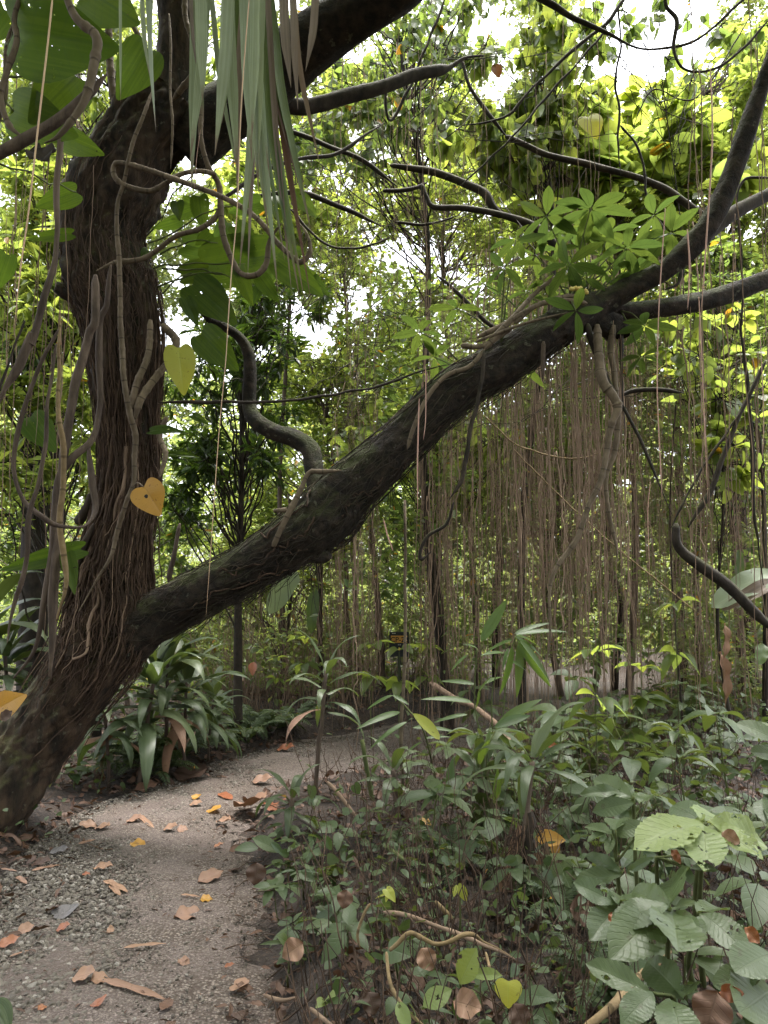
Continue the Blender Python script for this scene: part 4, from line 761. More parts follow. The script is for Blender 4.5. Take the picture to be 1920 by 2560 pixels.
# ------------------------------------------------------------------ vines and branches across the upper right
D6 = 6.2
for spec, lab, m_, cat in (
    ([('B', 640, -20, 27, 6), ('B', 760, 40, 29, 6), ('B', 860, 92, 32, 6), ('B', 950, 140, 24, 6), ('B', 1060, 195, 13, 6), ('B', 1200, 216, 13, 6), ('B', 1330, 182, 13, 6), ('B', 1430, 112, 13, 6), ('B', 1530, 20, 21, 6), ('B', 1600, -50, 24, 6)], 'dark vine sagging in a long curve under the white sky gap', 'dbranch', 'vine'),
    ([('B', 1210, -20, 18, 5.5), ('B', 1225, 30, 18, 5.5), ('B', 1268, 90, 18, 5.5), ('B', 1255, 200, 16, 5.5), ('B', 1270, 270, 14, 5.5), ('B', 1310, 305, 14, 5.5), ('B', 1390, 310, 14, 5.5), ('B', 1480, 270, 14, 5.5), ('B', 1570, 190, 13, 5.5), ('B', 1660, 90, 13, 5.5), ('B', 1740, -20, 11, 5.5)], 'dark vine hanging in a hook shape against the white sky', 'dbranch', 'vine'),
    ([('B', 1050, -20, 18, 6.5), ('B', 960, 100, 18, 6.5), ('B', 880, 165, 16, 6.5), ('B', 780, 250, 16, 6.5), ('B', 690, 335, 14, 6.5), ('B', 600, 430, 13, 6.5), ('B', 540, 495, 13, 6.5), ('B', 420, 537, 11, 6.5), ('B', 300, 545, 8, 6.5)], 'thin dark branch slanting down left from the sagging vine', 'dbranch', 'branch'),
    ([('B', 960, 130, 11, 6.6), ('B', 830, 280, 11, 6.6), ('B', 700, 420, 11, 6.6), ('B', 560, 585, 10, 6.6), ('B', 390, 745, 8, 6.6), ('B', 300, 830, 6, 6.6)], 'straight thin branch running parallel below the slanting dark branch', 'dbranch', 'branch'),
    ([('B', 1010, 20, 8, 6), ('B', 1022, 200, 10, 6), ('B', 1000, 340, 11, 6), ('B', 1015, 480, 13, 6), ('B', 1012, 620, 11, 6), ('B', 1020, 760, 8, 6)], 'dark vertical twig hanging below the white sky gap', 'dbranch', 'vine'),
    ([('B', 1020, 540, 11, 6), ('B', 1085, 615, 11, 6), ('B', 1122, 710, 11, 6), ('B', 1130, 830, 11, 6), ('B', 1180, 930, 10, 6), ('B', 1240, 1050, 8, 6), ('B', 1330, 1180, 7, 6)], 'curving dark stem passing right of the umbrella plant', 'dbranch', 'vine'),
    ([('B', 520, 600, 24, 6.8), ('B', 620, 632, 27, 6.8), ('B', 720, 670, 29, 6.8), ('B', 900, 722, 30, 6.8), ('B', 1080, 772, 32, 6.8), ('B', 1220, 825, 34, 6.8), ('B', 1300, 880, 37, 6.8), ('B', 1350, 915, 37, 6.8), ('B', 1440, 960, 37, 6.8)], 'smooth brown branch crossing behind the top of the umbrella plant', 'dbranch', 'branch'),
    ([('B', 20, 715, 21, 7), ('B', 110, 728, 27, 7), ('B', 210, 745, 32, 7), ('B', 320, 785, 35, 7), ('B', 430, 835, 37, 7), ('B', 480, 900, 35, 7), ('B', 560, 945, 35, 7)], 'brown branch descending to the right at the centre of the canopy', 'dbranch', 'branch'),
    ([('B', 172, 790, 21, 6.4), ('B', 190, 850, 22, 6.4), ('B', 220, 895, 27, 6.4), ('B', 340, 903, 29, 6.4), ('B', 480, 925, 32, 6.4), ('B', 600, 955, 38, 6.4), ('B', 680, 995, 50, 6.4), ('B', 730, 1050, 58, 6.4), ('B', 780, 1110, 61, 6.4)], 'mossy elbow-shaped branch thickening down behind the umbrella plant', 'dbranch', 'branch'),
    ([('A', 1650, 825, 20, 6.6), ('B', 60, 825, 21, 6.6), ('B', 130, 810, 21, 6.6), ('B', 190, 780, 16, 6.6)], 'short dark branch curving up in the centre canopy', 'dbranch', 'branch'),
    ([('B', 330, 260, 14, 7), ('B', 370, 360, 16, 7), ('B', 440, 470, 19, 7), ('B', 530, 590, 21, 7)], 'steep dark branch dropping through the heart-leaved vine', 'dbranch', 'branch'),
    ([('B', 50, 960, 14, 6.8), ('B', 180, 970, 13, 6.8), ('B', 320, 935, 10, 6.8)], 'thin dark twig curving along the centre left of the canopy', 'dbranch', 'branch'),
    ([('B', 230, 1190, 13, 6.9), ('B', 330, 1280, 18, 6.9), ('B', 430, 1380, 19, 6.9), ('B', 520, 1440, 18, 6.9)], 'slim grey branch seen against the sky left of the limb', 'dbranch', 'branch'),
    ([('B', 1215, 1255, 10, 5.0), ('B', 1265, 1230, 13, 5.0), ('B', 1285, 1160, 18, 5.0)], 'small dead hooked twig under the forked limb', 'dbranch', 'branch'),
    ([('B', 1660, 770, 13, 6.2), ('B', 1560, 775, 11, 6.2), ('B', 1525, 850, 11, 6.2), ('B', 1535, 1000, 11, 6.2), ('B', 1550, 1200, 11, 6.2), ('B', 1545, 1400, 11, 6.2), ('D', 1560, 200, 16, 6.2), ('D', 1590, 500, 18, 6.2), ('D', 1600, 800, 18, 6.2), ('D', 1640, 1150, 16, 6.2)], 'long dark vine hooking over the right limb and falling down the right side', 'dbranch', 'vine'),
    ([('B', 1590, 60, 7, 7), ('B', 1350, 420, 7, 7), ('B', 1160, 390, 6, 7), ('B', 1060, 590, 6, 7)], 'thin twig against the leaves right of the sky gap', 'dbranch', 'branch'),
    ([('C', 690, 357, 12, 5.1), ('C', 900, 356, 15, 5.1), ('C', 1150, 354, 15, 5.1), ('C', 1300, 340, 13, 5.1), ('C', 1480, 315, 12, 5.1), ('C', 1659, 280, 11, 5.1), ('D', 150, 225, 10, 5.1), ('D', 300, 190, 8, 5.1)], 'straight horizontal dark stem stretched between the trunk and the limb', 'dstem', 'branch'),
    ([('A', 950, 870, 16, 5.4), ('A', 1100, 760, 18, 5.5), ('A', 1250, 700, 20, 5.6), ('A', 1450, 660, 18, 5.8), ('A', 1659, 530, 16, 6)], 'dark stem rising to the right behind the hanging strap leaves', 'dbranch', 'branch'),
    ([('A', 1080, 850, 18, 6.2), ('A', 1300, 830, 24, 6.2), ('A', 1480, 900, 24, 6.3), ('A', 1659, 980, 20, 6.3)], 'brown branch behind the tips of the strap leaves', 'dbranch', 'branch'),
    ([('A', 1240, 560, 22, 6.4), ('A', 1400, 620, 26, 6.4), ('A', 1560, 690, 26, 6.4), ('B', 60, 800, 18, 6.4)], 'dark branch sloping right below the broken horizontal limb', 'dbranch', 'branch'),
    ([('A', 1250, 900, 14, 6.0), ('A', 1420, 1060, 12, 6), ('A', 1600, 1060, 10, 6), ('B', 60, 1010, 6, 6)], 'thin bowed twig over bright leaves behind the strap tips', 'dbranch', 'branch'),
    ([('D', 1030, 330, 14, 6.0), ('D', 1090, 310, 24, 6), ('D', 1190, 303, 26, 6), ('D', 1300, 318, 22, 6)], 'short arched brown branch behind the fork tangle', 'dbranch', 'branch'),
    ([('D', 1265, 870, 34, 5.6), ('D', 1275, 970, 38, 5.6), ('D', 1370, 1060, 42, 5.6), ('D', 1480, 1150, 44, 5.6), ('D', 1590, 1260, 46, 5.6), ('D', 1720, 1380, 46, 5.6)], 'smooth brown branch slanting down to the right edge over banana leaves', 'dbranch', 'branch'),
    ([('D', 1650, 180, 18, 6), ('D', 1560, 370, 20, 6), ('D', 1480, 560, 22, 6), ('D', 1400, 740, 22, 6), ('D', 1320, 900, 22, 6)], 'straight dark stem leaning from the right edge to the slanting branch', 'dbranch', 'branch'),
    ([('D', 1590, 330, 12, 6), ('D', 1450, 530, 12, 6), ('D', 1330, 720, 12, 6), ('D', 1240, 900, 10, 6)], 'thin stem parallel and left of the straight dark stem', 'dbranch', 'branch'),
    ([('D', 430, 410, 7, 5.4), ('D', 560, 530, 7, 5.4), ('D', 700, 580, 7, 5.4), ('D', 830, 600, 7, 5.4), ('D', 940, 575, 7, 5.4)], 'thin pale stem bowed under the middle of the limb', 'cane', 'vine'),
    ([('D', 560, 560, 6, 6), ('D', 760, 760, 6, 6), ('D', 1000, 980, 6, 6), ('D', 1250, 1180, 6, 6), ('D', 1400, 1300, 5, 6)], 'hair-thin pale stem slanting across the root curtain', 'cane', 'vine'),
    ([('C', 780, 880, 16, 6.5), ('C', 750, 1020, 20, 6.5), ('C', 730, 1090, 24, 6.5), ('C', 720, 1140, 26, 6.5)], 'pale broken stem standing behind the low end of the limb', 'liana', 'branch'),
    ([('A', 1659, 310, 16, 6.5), ('B', 20, 520, 14, 6.6), ('B', 100, 400, 13, 6.6), ('B', 170, 230, 13, 6.6), ('B', 240, 60, 13, 6.6), ('B', 280, -40, 11, 6.6)], 'leaning dark twig crossing the broken end of the horizontal limb', 'dbranch', 'branch')):
    one('branch' if cat == 'branch' else 'vine', spec, 'A', M[m_], lab, cat, amp=.08)
# ------------------------------------------------------------------ trees behind, each with trunk and crown
GAPS = [(1630, 85, 150, 110), (1540, 185, 85, 50), (1740, 30, 70, 60), (900, 760, 55, 60), (1080, 820, 45, 35), (1255, 60, 45, 70), (1255, 210, 45, 70), (445, 850, 70, 60), (790, 840, 60, 60), (830, 430, 60, 35), (1180, 700, 60, 40), (1010, 640, 60, 60)]
def ingap(x, y, f=1.0):
    for a, b, rx, ry in GAPS:
        if ((x - a) / (rx * f)) ** 2 + ((y - b) / (ry * f)) ** 2 < 1: return True
    return False
def clump_leaves(acc, tacc, c, rad, n, tm, s0, s1, ntw=10, mode='out', twr=.006, flat=.7):
    """leaves along a spray of twigs round the centre c"""
    td = nrm(RN.normal(0, 1, (ntw, 3)) * np.array((1, 1, .75)) + (np.array((0, 0, -.35)) if mode == 'hang' else np.array((0, 0, .15))))
    tl = rad * RN.uniform(.55, 1.15, ntw)
    for k in range(ntw):
        if tacc is not None: tube(tacc, wander(c, c + td[k] * tl[k], 4, .08, twr, twr * .35), 3)
    ti = RN.integers(0, ntw, n); t = .15 + .85 * RN.random(n) ** .7
    s = RN.uniform(s0, s1, n)
    pos = c + td[ti] * (tl[ti] * t)[:, None] + RN.normal(0, rad * .10, (n, 3)) - np.array((0, 0, 1)) * (t ** 2 * rad * .2)[:, None]
    if mode == 'hang': d = nrm(RN.normal(0, .4, (n, 3)) + np.array((0, 0, -.8))); up = RN.normal(0, 1, (n, 3)) * np.array((1, 1, .3))
    elif mode == 'whorl': d = nrm(td[ti] * .6 + RN.normal(0, .55, (n, 3)) + np.array((0, 0, -.25))); up = nrm(RN.normal(0, .4, (n, 3)) + np.array((0, 0, 1)))
    else: d = nrm(td[ti] * .45 + RN.normal(0, .7, (n, 3)) * np.array((1, 1, .5)) + np.array((0, 0, -.12))); up = nrm(RN.normal(0, .5, (n, 3)) * flat + np.array((0, 0, 1)))
    acc.inst(tm, basis(d, up, s), pos, RN.random(n))
def tree(label, bx, d, r0, ells, tm, s0, s1, m, bark, mode='out', dj=1.0, name='forest_tree', cat='tree', group=None, lean=0.0, gapf=1.0, show=True, flat=.7):
    b = P(bx, 1600, d); b[2] = float(gh(b[0], b[1])) - .1
    th = thing(name, label, cat, b, group)
    tk = Acc(); cr = Acc(); cen = []
    for (cx, cy, rx, ry, nc, nl, cpx) in ells:
        k = 0; tries = 0
        while k < nc and tries < nc * 12:
            tries += 1
            a = RN.random() * 6.283; q_ = RN.random() ** .5
            x = cx + rx * q_ * math.cos(a); y = cy + ry * q_ * math.sin(a)
            if ingap(x, y, gapf): continue
            dd = d + RN.uniform(-dj, dj); c = P(x, y, dd)
            if c[2] < .25: continue
            cen.append(c); k += 1
            clump_leaves(cr, tk, c, cpx / F * dd, int(nl * .78), tm, s0, s1, 8, mode, flat=flat)
    cen = np.array(cen); top = cen.mean(0); top[2] = cen[:, 2].max() * .85
    pth = smooth(np.vstack([b, b * .65 + top * .35 + RN.normal(0, .12, 3) * (1, 1, 0), b * .3 + top * .7 + RN.normal(0, .15, 3) * (1, 1, 0), top]), 26)
    r0 = r0 * .6 if r0 < .15 else r0
    tube(tk, np.column_stack([pth, np.linspace(r0, r0 * .3, 26)]), 10, None, lumpy(.1, 1.2, RN.random() * 30))
    for c in cen[RN.permutation(len(cen))]:
        i = int(np.clip(np.searchsorted(pth[:, 2], c[2] - .6 - RN.random()), 4, 24))
        tube(tk, wander(pth[i], c, 9, .07, r0 * .2, .006, -.05), 4)
    tk.build('trunk', M['liana'] if d > 9.5 else bark, th); cr.build('crown', m, th, smooth=False)
    return th
TREES = [
 # dark whorled tree right behind the trunk
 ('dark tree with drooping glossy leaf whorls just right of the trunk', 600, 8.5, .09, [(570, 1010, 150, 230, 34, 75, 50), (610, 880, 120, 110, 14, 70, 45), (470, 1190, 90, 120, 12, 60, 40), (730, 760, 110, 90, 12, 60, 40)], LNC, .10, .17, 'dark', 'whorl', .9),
 ('dark leafy tree hanging over the centre near the top edge', 1130, 9, .1, [(1010, 130, 190, 190, 34, 55, 60), (860, 330, 120, 120, 18, 45, 50), (1150, 60, 130, 120, 16, 45, 50)], RND, .07, .13, 'mid', 'hang', 1.2),
 ('heart-leaved tree with dark round leaves left of the sky gap', 1300, 8.5, .08, [(1330, 200, 150, 210, 38, 40, 55), (1420, 60, 90, 90, 12, 30, 40), (1240, 330, 130, 130, 20, 40, 50)], RND, .11, .19, 'bright', 'hang', 1.0),
 ('tree with big bright yellow-green leaves under the sky gap', 1560, 10, .09, [(1560, 330, 200, 120, 26, 24, 60), (1450, 460, 160, 110, 20, 24, 60), (1700, 400, 200, 110, 20, 24, 60)], RND, .19, .34, 'bright', 'out', 1.2),
 ('bright leafy tree filling the upper right corner', 1850, 10.5, .1, [(1830, 300, 150, 170, 46, 80, 55), (1880, 120, 80, 90, 14, 60, 50), (1780, 560, 190, 130, 40, 80, 55), (1600, 560, 160, 110, 30, 70, 50)], HEX, .09, .18, 'bright', 'out', 1.4),
 ('yellow-green tree in the middle distance beyond the umbrella plant', 1200, 12, .09, [(1230, 560, 220, 160, 44, 75, 60), (1080, 420, 180, 150, 34, 70, 55), (1000, 250, 160, 130, 24, 70, 55)], HEX, .09, .17, 'bright', 'out', 1.5),
 ('sparse bright tree whose leaves stand against the central sky', 900, 13, .08, [(860, 560, 170, 170, 34, 70, 60), (740, 400, 120, 130, 20, 70, 55), (980, 760, 180, 120, 26, 60, 55), (800, 1000, 140, 110, 26, 70, 50)], HEX, .10, .18, 'bright', 'out', 1.4),
 ('bright bushy tree glowing between the trunk and the limb', 800, 12.5, .08, [(850, 950, 180, 130, 40, 80, 55), (700, 1130, 130, 110, 26, 75, 50), (600, 1300, 160, 90, 26, 75, 50), (930, 880, 120, 80, 18, 60, 50)], HEX, .08, .15, 'bright', 'out', 1.3),
 ('feathery yellow-green tree at the far left behind the lianas', 60, 7.5, .08, [(60, 620, 170, 240, 46, 75, 55), (180, 900, 110, 190, 26, 70, 50), (20, 1100, 130, 200, 30, 65, 50), (240, 1180, 60, 120, 12, 50, 40)], LNC, .10, .20, 'bright', 'out', 1.0),
 ('tree with pale hanging leaves behind the upper left climber', 250, 8.5, .1, [(150, 200, 220, 230, 44, 70, 55), (300, 420, 120, 140, 16, 60, 50), (560, 160, 90, 160, 14, 60, 50)], LNC, .10, .19, 'bright', 'hang', 1.2),
 ('thick brown root-covered tree standing behind the left lianas', 98, 8.3, .19, [(120, 860, 100, 130, 18, 60, 45), (60, 760, 120, 120, 14, 60, 45)], HEX, .09, .15, 'mid', 'out', .8),
 ('mid-green tree standing behind the right half of the root curtain', 1750, 11.5, .1, [(1700, 980, 200, 190, 60, 100, 55), (1830, 760, 150, 130, 36, 90, 55), (1800, 1180, 160, 190, 44, 90, 50)], HEX, .07, .14, 'shade', 'out', 1.5),
 ('shady small-leaved tree behind the middle of the root curtain', 1400, 12.5, .1, [(1400, 1050, 220, 180, 60, 100, 55), (1250, 1200, 200, 160, 46, 100, 50), (1500, 1300, 200, 180, 46, 90, 50), (1560, 880, 160, 120, 30, 80, 50)], HEX, .07, .14, 'shade', 'out', 1.5),
 ('leafy tree left of the root curtain beyond the sign', 1060, 13.5, .1, [(1080, 1180, 170, 170, 40, 100, 50), (980, 1330, 160, 120, 30, 90, 50), (1120, 980, 150, 120, 26, 80, 50)], HEX, .08, .15, 'shade', 'out', 1.3),
 ('slender tree with bright young leaves high at the right edge', 1900, 8.5, .06, [(1860, 900, 90, 160, 24, 60, 45), (1800, 680, 110, 90, 18, 55, 45)], HEX, .07, .13, 'mid', 'out', .8),
]
TREES += [
 ('wisps of heart leaves dangling against the white sky at the top right', 1700, 7.5, .02, [(1600, 30, 130, 60, 9, 9, 40), (1680, 190, 70, 60, 6, 8, 35), (1480, 120, 60, 60, 5, 8, 35), (1850, 60, 60, 60, 6, 9, 35)], RND, .09, .15, 'mid', 'hang', .4),
 ('bright sapling-like tree lighting the gap below the limb', 700, 11.5, .05, [(700, 1400, 170, 90, 26, 70, 50), (560, 1480, 120, 60, 12, 60, 45), (880, 1250, 90, 100, 14, 60, 45)], LNC, .09, .16, 'bright', 'out', 1.0),
 ('leafy tree above the crooked side limb', 720, 11, .07, [(720, 620, 110, 130, 24, 70, 55), (640, 480, 100, 120, 20, 60, 50), (790, 240, 110, 150, 24, 60, 50)], HEX, .10, .18, 'bright', 'out', 1.2),
 ('broad-leaved tree between the umbrella plant and the bright corner', 1480, 13, .08, [(1480, 640, 150, 130, 34, 60, 60), (1640, 700, 160, 120, 34, 60, 60), (1350, 760, 120, 90, 20, 60, 55)], HEX, .12, .22, 'bright', 'out', 1.3),
 ('big-leaved sapling in front of the root curtain at the right', 1830, 7.0, .035, [(1830, 1000, 80, 230, 18, 18, 60), (1700, 880, 80, 120, 10, 16, 60)], RND, .09, .16, 'bright', 'whorl', .5),
 ('young tree with yellow-green leaves left of the root curtain', 1100, 9.5, .035, [(1080, 1060, 120, 130, 16, 26, 55), (930, 1130, 80, 90, 10, 22, 50), (1180, 1180, 110, 110, 12, 22, 50)], OVT, .11, .19, 'bright', 'whorl', .8),
 ('leafy tree low in the distance behind the strap-leaved shrubs', 330, 11, .06, [(420, 1330, 130, 110, 24, 70, 50), (60, 1330, 120, 130, 24, 60, 50), (240, 1450, 200, 60, 18, 60, 45)], HEX, .09, .16, 'mid', 'out', 1.2)]
for (lab, bx, d, r0, ells, tm, s0, s1, mk, mode, dj) in TREES:
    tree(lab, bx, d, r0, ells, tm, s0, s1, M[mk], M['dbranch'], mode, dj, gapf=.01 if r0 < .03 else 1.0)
# the mass of forest beyond: no tree of it can be told from the next
fa_ = Acc(); ft_ = Acc(); cnt = 0
for k in range(4200):
    x = RN.uniform(-250, 2170); y = RN.uniform(-150, 1640); d = min(34, 18 / max(.3, .9 - (1499 - y) / 1920)) + RN.uniform(0, 5)
    p_ = np.interp(y, [-150, 300, 650, 900, 1100, 1700], [.35, .5, .75, 1, 1, 1]) * (1.15 if x > 1150 and y > 300 else 1) 
    if RN.random() > p_ or ingap(x, y, 1.15): continue
    c = P(x, y, d)
    if c[2] < .2: continue
    clump_leaves(fa_, None, c, RN.uniform(.6, 1.3), 100, DIA, .16, .38, 8, 'out'); cnt += 1
fa_.build('far_foliage', M['far'], kind='stuff', label='mass of sunlit forest foliage far behind the clearing', smooth=False)
# dense undergrowth wall at mid distance
sa = Acc()
for k in range(1900):
    x = RN.uniform(-200, 2100); d = RN.uniform(11.5, 20); y = RN.uniform(1050, 1720) if x > 900 else RN.uniform(1250, 1720)
    c = P(x, y, d)
    if pathd(np.array([c[0]]), np.array([c[1]]))[0] < .25 or (930 < x < 1070 and d < 12.1): continue
    c[2] = max(c[2], .15)
    if c[2] > (d - 10.3) * .5 + .4: continue
    clump_leaves(sa, None, c, RN.uniform(.25, .5), 60, HEX, .05, .13, 8, 'out')
for k in range(420):
    x = RN.uniform(1020, 1990) if k % 4 else RN.uniform(420, 1000); d = RN.uniform(9.6, 14); c = P(x, 1600, d)
    if pathd(np.array([c[0]]), np.array([c[1]]))[0] < .45 or (900 < x < 1090 and d < 12.2): continue
    c[2] = float(gh(c[0], c[1])) + RN.uniform(.1, 1.25)
    clump_leaves(sa, None, c, RN.uniform(.18, .4), 34, HEX, .05, .14, 7, 'out')
sa.build('undergrowth', M['shade'], kind='stuff', label='dense small-leaved undergrowth closing the view behind the path', smooth=False)
# scattered leafy sprays among the hanging roots
sb_ = Acc()
for k in range(800):
    x = RN.uniform(900, 1990); d = RN.uniform(8.3, 12); y = RN.uniform(700, 1640)
    if x < 1080 and y > 1480: continue
    c = P(x, y, d)
    if c[2] < .2: continue
    clump_leaves(sb_, None, c, RN.uniform(.2, .45), 24, HEX, .05, .14, 7, 'out')
sb_.build('climber_foliage', M['mid'], kind='stuff', label='sprays of small green leaves scattered among the hanging roots', smooth=False)
# overhead leaf roof out of view, added to shade the place
oa = Acc()
for k in range(1150):
    x = RN.uniform(-9, 9); y = RN.uniform(-8, 6.2); z = RN.uniform(7.2, 11)
    if (wob(x, y, .8, 7) < -.16): continue
    clump_leaves(oa, None, np.array((x, y, z)), .8, 50, DIA, .14, .30, 8, 'out')
for k in range(170):  # lower clumps above the frame, added to darken the upper trunk
    clump_leaves(oa, None, np.array((RN.uniform(-4, .6), RN.uniform(1.2, 4.3), RN.uniform(5.9, 7.2))), .6, 40, DIA, .12, .26, 8, 'out')
for k in range(420):  # leaf wall behind the camera, added to dim the light on front faces
    clump_leaves(oa, None, np.array((RN.uniform(-9, 9), RN.uniform(-9, -4.5), RN.uniform(.5, 8))), .8, 50, DIA, .14, .30, 8, 'out')
oa.build('shade_canopy', M['mid'], kind='stuff', label='unseen leaf roof above the path and leaf wall behind the camera, added for shade', smooth=False)
# thicket of dead stems
tk_ = Acc()
for k in range(1700):
    x = RN.uniform(420, 1960) if k % 3 else RN.uniform(560, 1150); d = RN.uniform(9.5, 14.5)
    b = P(x, 1650, d); b[2] = 0
    if 945 < x < 1055 and d < 11.8: continue
    if pathd(b[:1], b[1:2])[0] < .2 or (b[1] < PC[np.argmin(abs(PC[:, 0] - b[0]) + 9 * (PC[:, 1] < 7)), 1] and 620 < x < 1200): continue
    b[2] = float(gh(b[0], b[1])); h = RN.uniform(.4, 2.6) * (1 if RN.random() < .8 else .5)
    t = b + np.array((RN.normal(0, .22) * h, RN.normal(0, .2) * h, h)); r = RN.uniform(.0015, .006)
    tube(tk_, wander(b, t, 6, .07, r, r * .5), 4)
tk_.build('thicket', M['hang'], kind='stuff', label='tangle of thin brown dead stems standing behind the path')
# dark posts and thin trunks in the thicket
for (x0, y0, x1, y1, w_, d, lab, mk) in ((805, 1720, 812, 1330, 15, 11, 'thin black trunk standing in the brown thicket left of the sign', 'dstem'), (1004, 2150, 1012, 1250, 10, 5.6, 'slim pale stem rising in front of the yellow sign', 'vine'), (958, 2150, 905, 1850, 14, 5.6, 'short pale stem leaning left beside the slim pale stem', 'stem'),
    (1530, 1560, 1500, 800, 20, 13, 'dark trunk hidden behind the middle of the root curtain', 'dbranch'), (1240, 1600, 1265, 900, 22, 13, 'thin dark trunk behind the left edge of the root curtain', 'dbranch'), (1700, 1600, 1690, 1050, 26, 12.5, 'dark trunk behind the right part of the root curtain', 'dbranch'), (1880, 1650, 1850, 1100, 36, 11.5, 'dark trunk near the right edge behind the banana leaf', 'dbranch'), (955, 1640, 925, 1250, 18, 12, 'brown root-hung trunk just left of the sign', 'liana'), (870, 1650, 860, 1300, 14, 12, 'straight brown sapling trunk right of the black one', 'liana')):
    b = P(x0, y0, d); t = P(x1, y1, d); b[2] = min(b[2], float(gh(b[0], b[1]))); r = .5 * w_ / F * d
    a = Acc(); tube(a, wander(b, t, 14, .008 if 'stem' in lab else .03, r, r * .7), 10, None, lumpy(.1, 1, RN.random() * 9)); a.build('slender_trunk', M[mk], label=lab, category='trunk')

# ------------------------------------------------------------------ hanging aerial roots
protos = []
for k in range(14):
    a = Acc(); p = wander((0, 0, 0), (0, 0, -1), 34, .022 + .02 * RN.random(), .5, .28); p[:, 3] *= .008
    tube(a, p, 5); protos.append(a.mesh('hanging_root', M['hang']))
def hang(x, y0, y1, d, rad, label, group):
    if 950 < x < 1050 and d < 11.8 and y1 > 1560: return
    t = P(x, y0, d); b = P(x + RN.normal(0, 6), y1, d); L = max(.3, t[2] - max(b[2], float(gh(b[0], b[1]))))
    o = bpy.data.objects.new('hanging_root', protos[RN.integers(14)]); COL.objects.link(o)
    o.location = [float(c) for c in t]; s = rad / .004; o.scale = (s, s, L) if L > .1 else (s, s, .1)
    # keep the sideways wander in proportion to the length
    o.scale = (s, s, L); o.rotation_euler = (RN.normal(0, .025), RN.normal(0, .025), RN.random() * 6.3)
    o['label'] = label; o['category'] = 'aerial root'; o['group'] = group
for k in range(120):
    x = 1180 + abs(RN.normal(0, 1)) * 190 if k % 2 else RN.uniform(1000, 1900)
    hang(x, RN.uniform(520, 1150), RN.uniform(1600, 1900), RN.uniform(6.2, 10), RN.uniform(.003, .0075), 'brown aerial root in the dense curtain below and right of the limb', 'aerial roots of the dense brown curtain')
for k in range(46):
    x = RN.uniform(1360, 1560); hang(x, RN.uniform(800, 900), RN.uniform(1250, 1800), RN.uniform(5.1, 5.6), RN.uniform(.002, .005), 'thin aerial root in the bunch falling straight from the limb near its fork', 'aerial roots bunched under the fork of the limb')
for k in range(44):
    x = RN.uniform(800, 1180); hang(x, RN.uniform(1150, 1400), RN.uniform(1650, 1900), RN.uniform(6.5, 11), RN.uniform(.003, .007), 'brown aerial root hanging in front of the thicket around the sign', 'aerial roots round the sign')
for k in range(50):
    x = RN.uniform(790, 1500); hang(x, RN.uniform(-60, 300), RN.uniform(500, 1000), RN.uniform(6, 9), RN.uniform(.0015, .004), 'hair-thin aerial root dangling in the open canopy above the limb', 'thin aerial roots dangling above the limb')
for k in range(18):
    x = RN.uniform(0, 240); hang(x, RN.uniform(-60, 600), RN.uniform(1000, 1700), RN.uniform(4.5, 7), RN.uniform(.002, .005), 'thin aerial root hanging among the lianas at the far left', 'thin aerial roots at the far left')
for k in range(14):
    x = RN.uniform(1720, 1910); hang(x, RN.uniform(-50, 600), RN.uniform(1300, 1800), RN.uniform(5, 7), RN.uniform(.002, .005), 'thin aerial root hanging down the right edge', 'thin aerial roots at the right edge')
ra = Acc()
for k in range(1200):
    x = RN.normal(1430, 230) if k % 5 < 2 else RN.uniform(830, 1940); d = RN.uniform(6.4, 10.5)
    if 950 < x < 1050 and d < 11.8: continue
    t = P(x, RN.uniform(600, 1250), d); b = P(x + RN.normal(0, 15), RN.uniform(1450, 1800), d); b[2] = max(b[2], float(gh(b[0], b[1])))
    r = RN.uniform(.0009, .0026); tube(ra, wander(t, b, 14, RN.uniform(.006, .03) if k % 9 else .07, r, r * .6), 4)
for k in range(260):
    x = RN.uniform(760, 1450); d = RN.uniform(7, 11); t = P(x, RN.uniform(-80, 500), d); b = P(x + RN.normal(0, 20), RN.uniform(500, 1050), d)
    r = RN.uniform(.0008, .0022); tube(ra, wander(t, b, 12, .018, r, r * .6), 4)
ra.build('root_curtain', M['hang'], kind='stuff', label='countless thinner aerial roots making up the brown hanging curtain')
# fine twiggy tangle in the canopy
tw = Acc()
for k in range(900):
    x = RN.uniform(650, 1500) if k % 3 else RN.uniform(200, 1920); y = RN.uniform(80, 1000); d = RN.uniform(6.5, 12)
    c = P(x, y, d); dv = nrm(RN.normal(0, 1, 3) * np.array((1, .5, .6))) * RN.uniform(.3, 1.5); r = RN.uniform(.0015, .006)
    tube(tw, wander(c, c + dv, 8, .10, r, r * .5, .05), 4)
tw.build('canopy_twigs', M['dbranch'], kind='stuff', label='fine dark twigs tangled through the canopy')

# ------------------------------------------------------------------ the yellow checkpoint sign in the thicket
sg = thing('sign_board', 'dark notice board with an orange CP-22 plate half hidden behind stems', 'sign', P(997, 1700, 11.7))
def box(acc, c, h):
    c = np.array(c); h = np.array(h)
    v = np.array([(x, y, z) for x in (-1, 1) for y in (-1, 1) for z in (-1, 1)]) * h + c
    f = [(0, 1, 3), (0, 3, 2), (4, 6, 7), (4, 7, 5), (0, 4, 5), (0, 5, 1), (2, 3, 7), (2, 7, 6), (0, 2, 6), (0, 6, 4), (1, 5, 7), (1, 7, 3)]
    acc.add(v, np.array(f), np.zeros((8, 3)))
def sbox(name, x0, y0, x1, y1, d, th, m, parent=sg):
    p0 = P(x0, y0, d); p1 = P(x1, y1, d); a = Acc(); c = (p0 + p1) / 2; h = np.abs(p1 - p0) / 2; c[1] = d
    box(a, c, (h[0], th, h[2])); return a.build(name, m, parent, smooth=False)
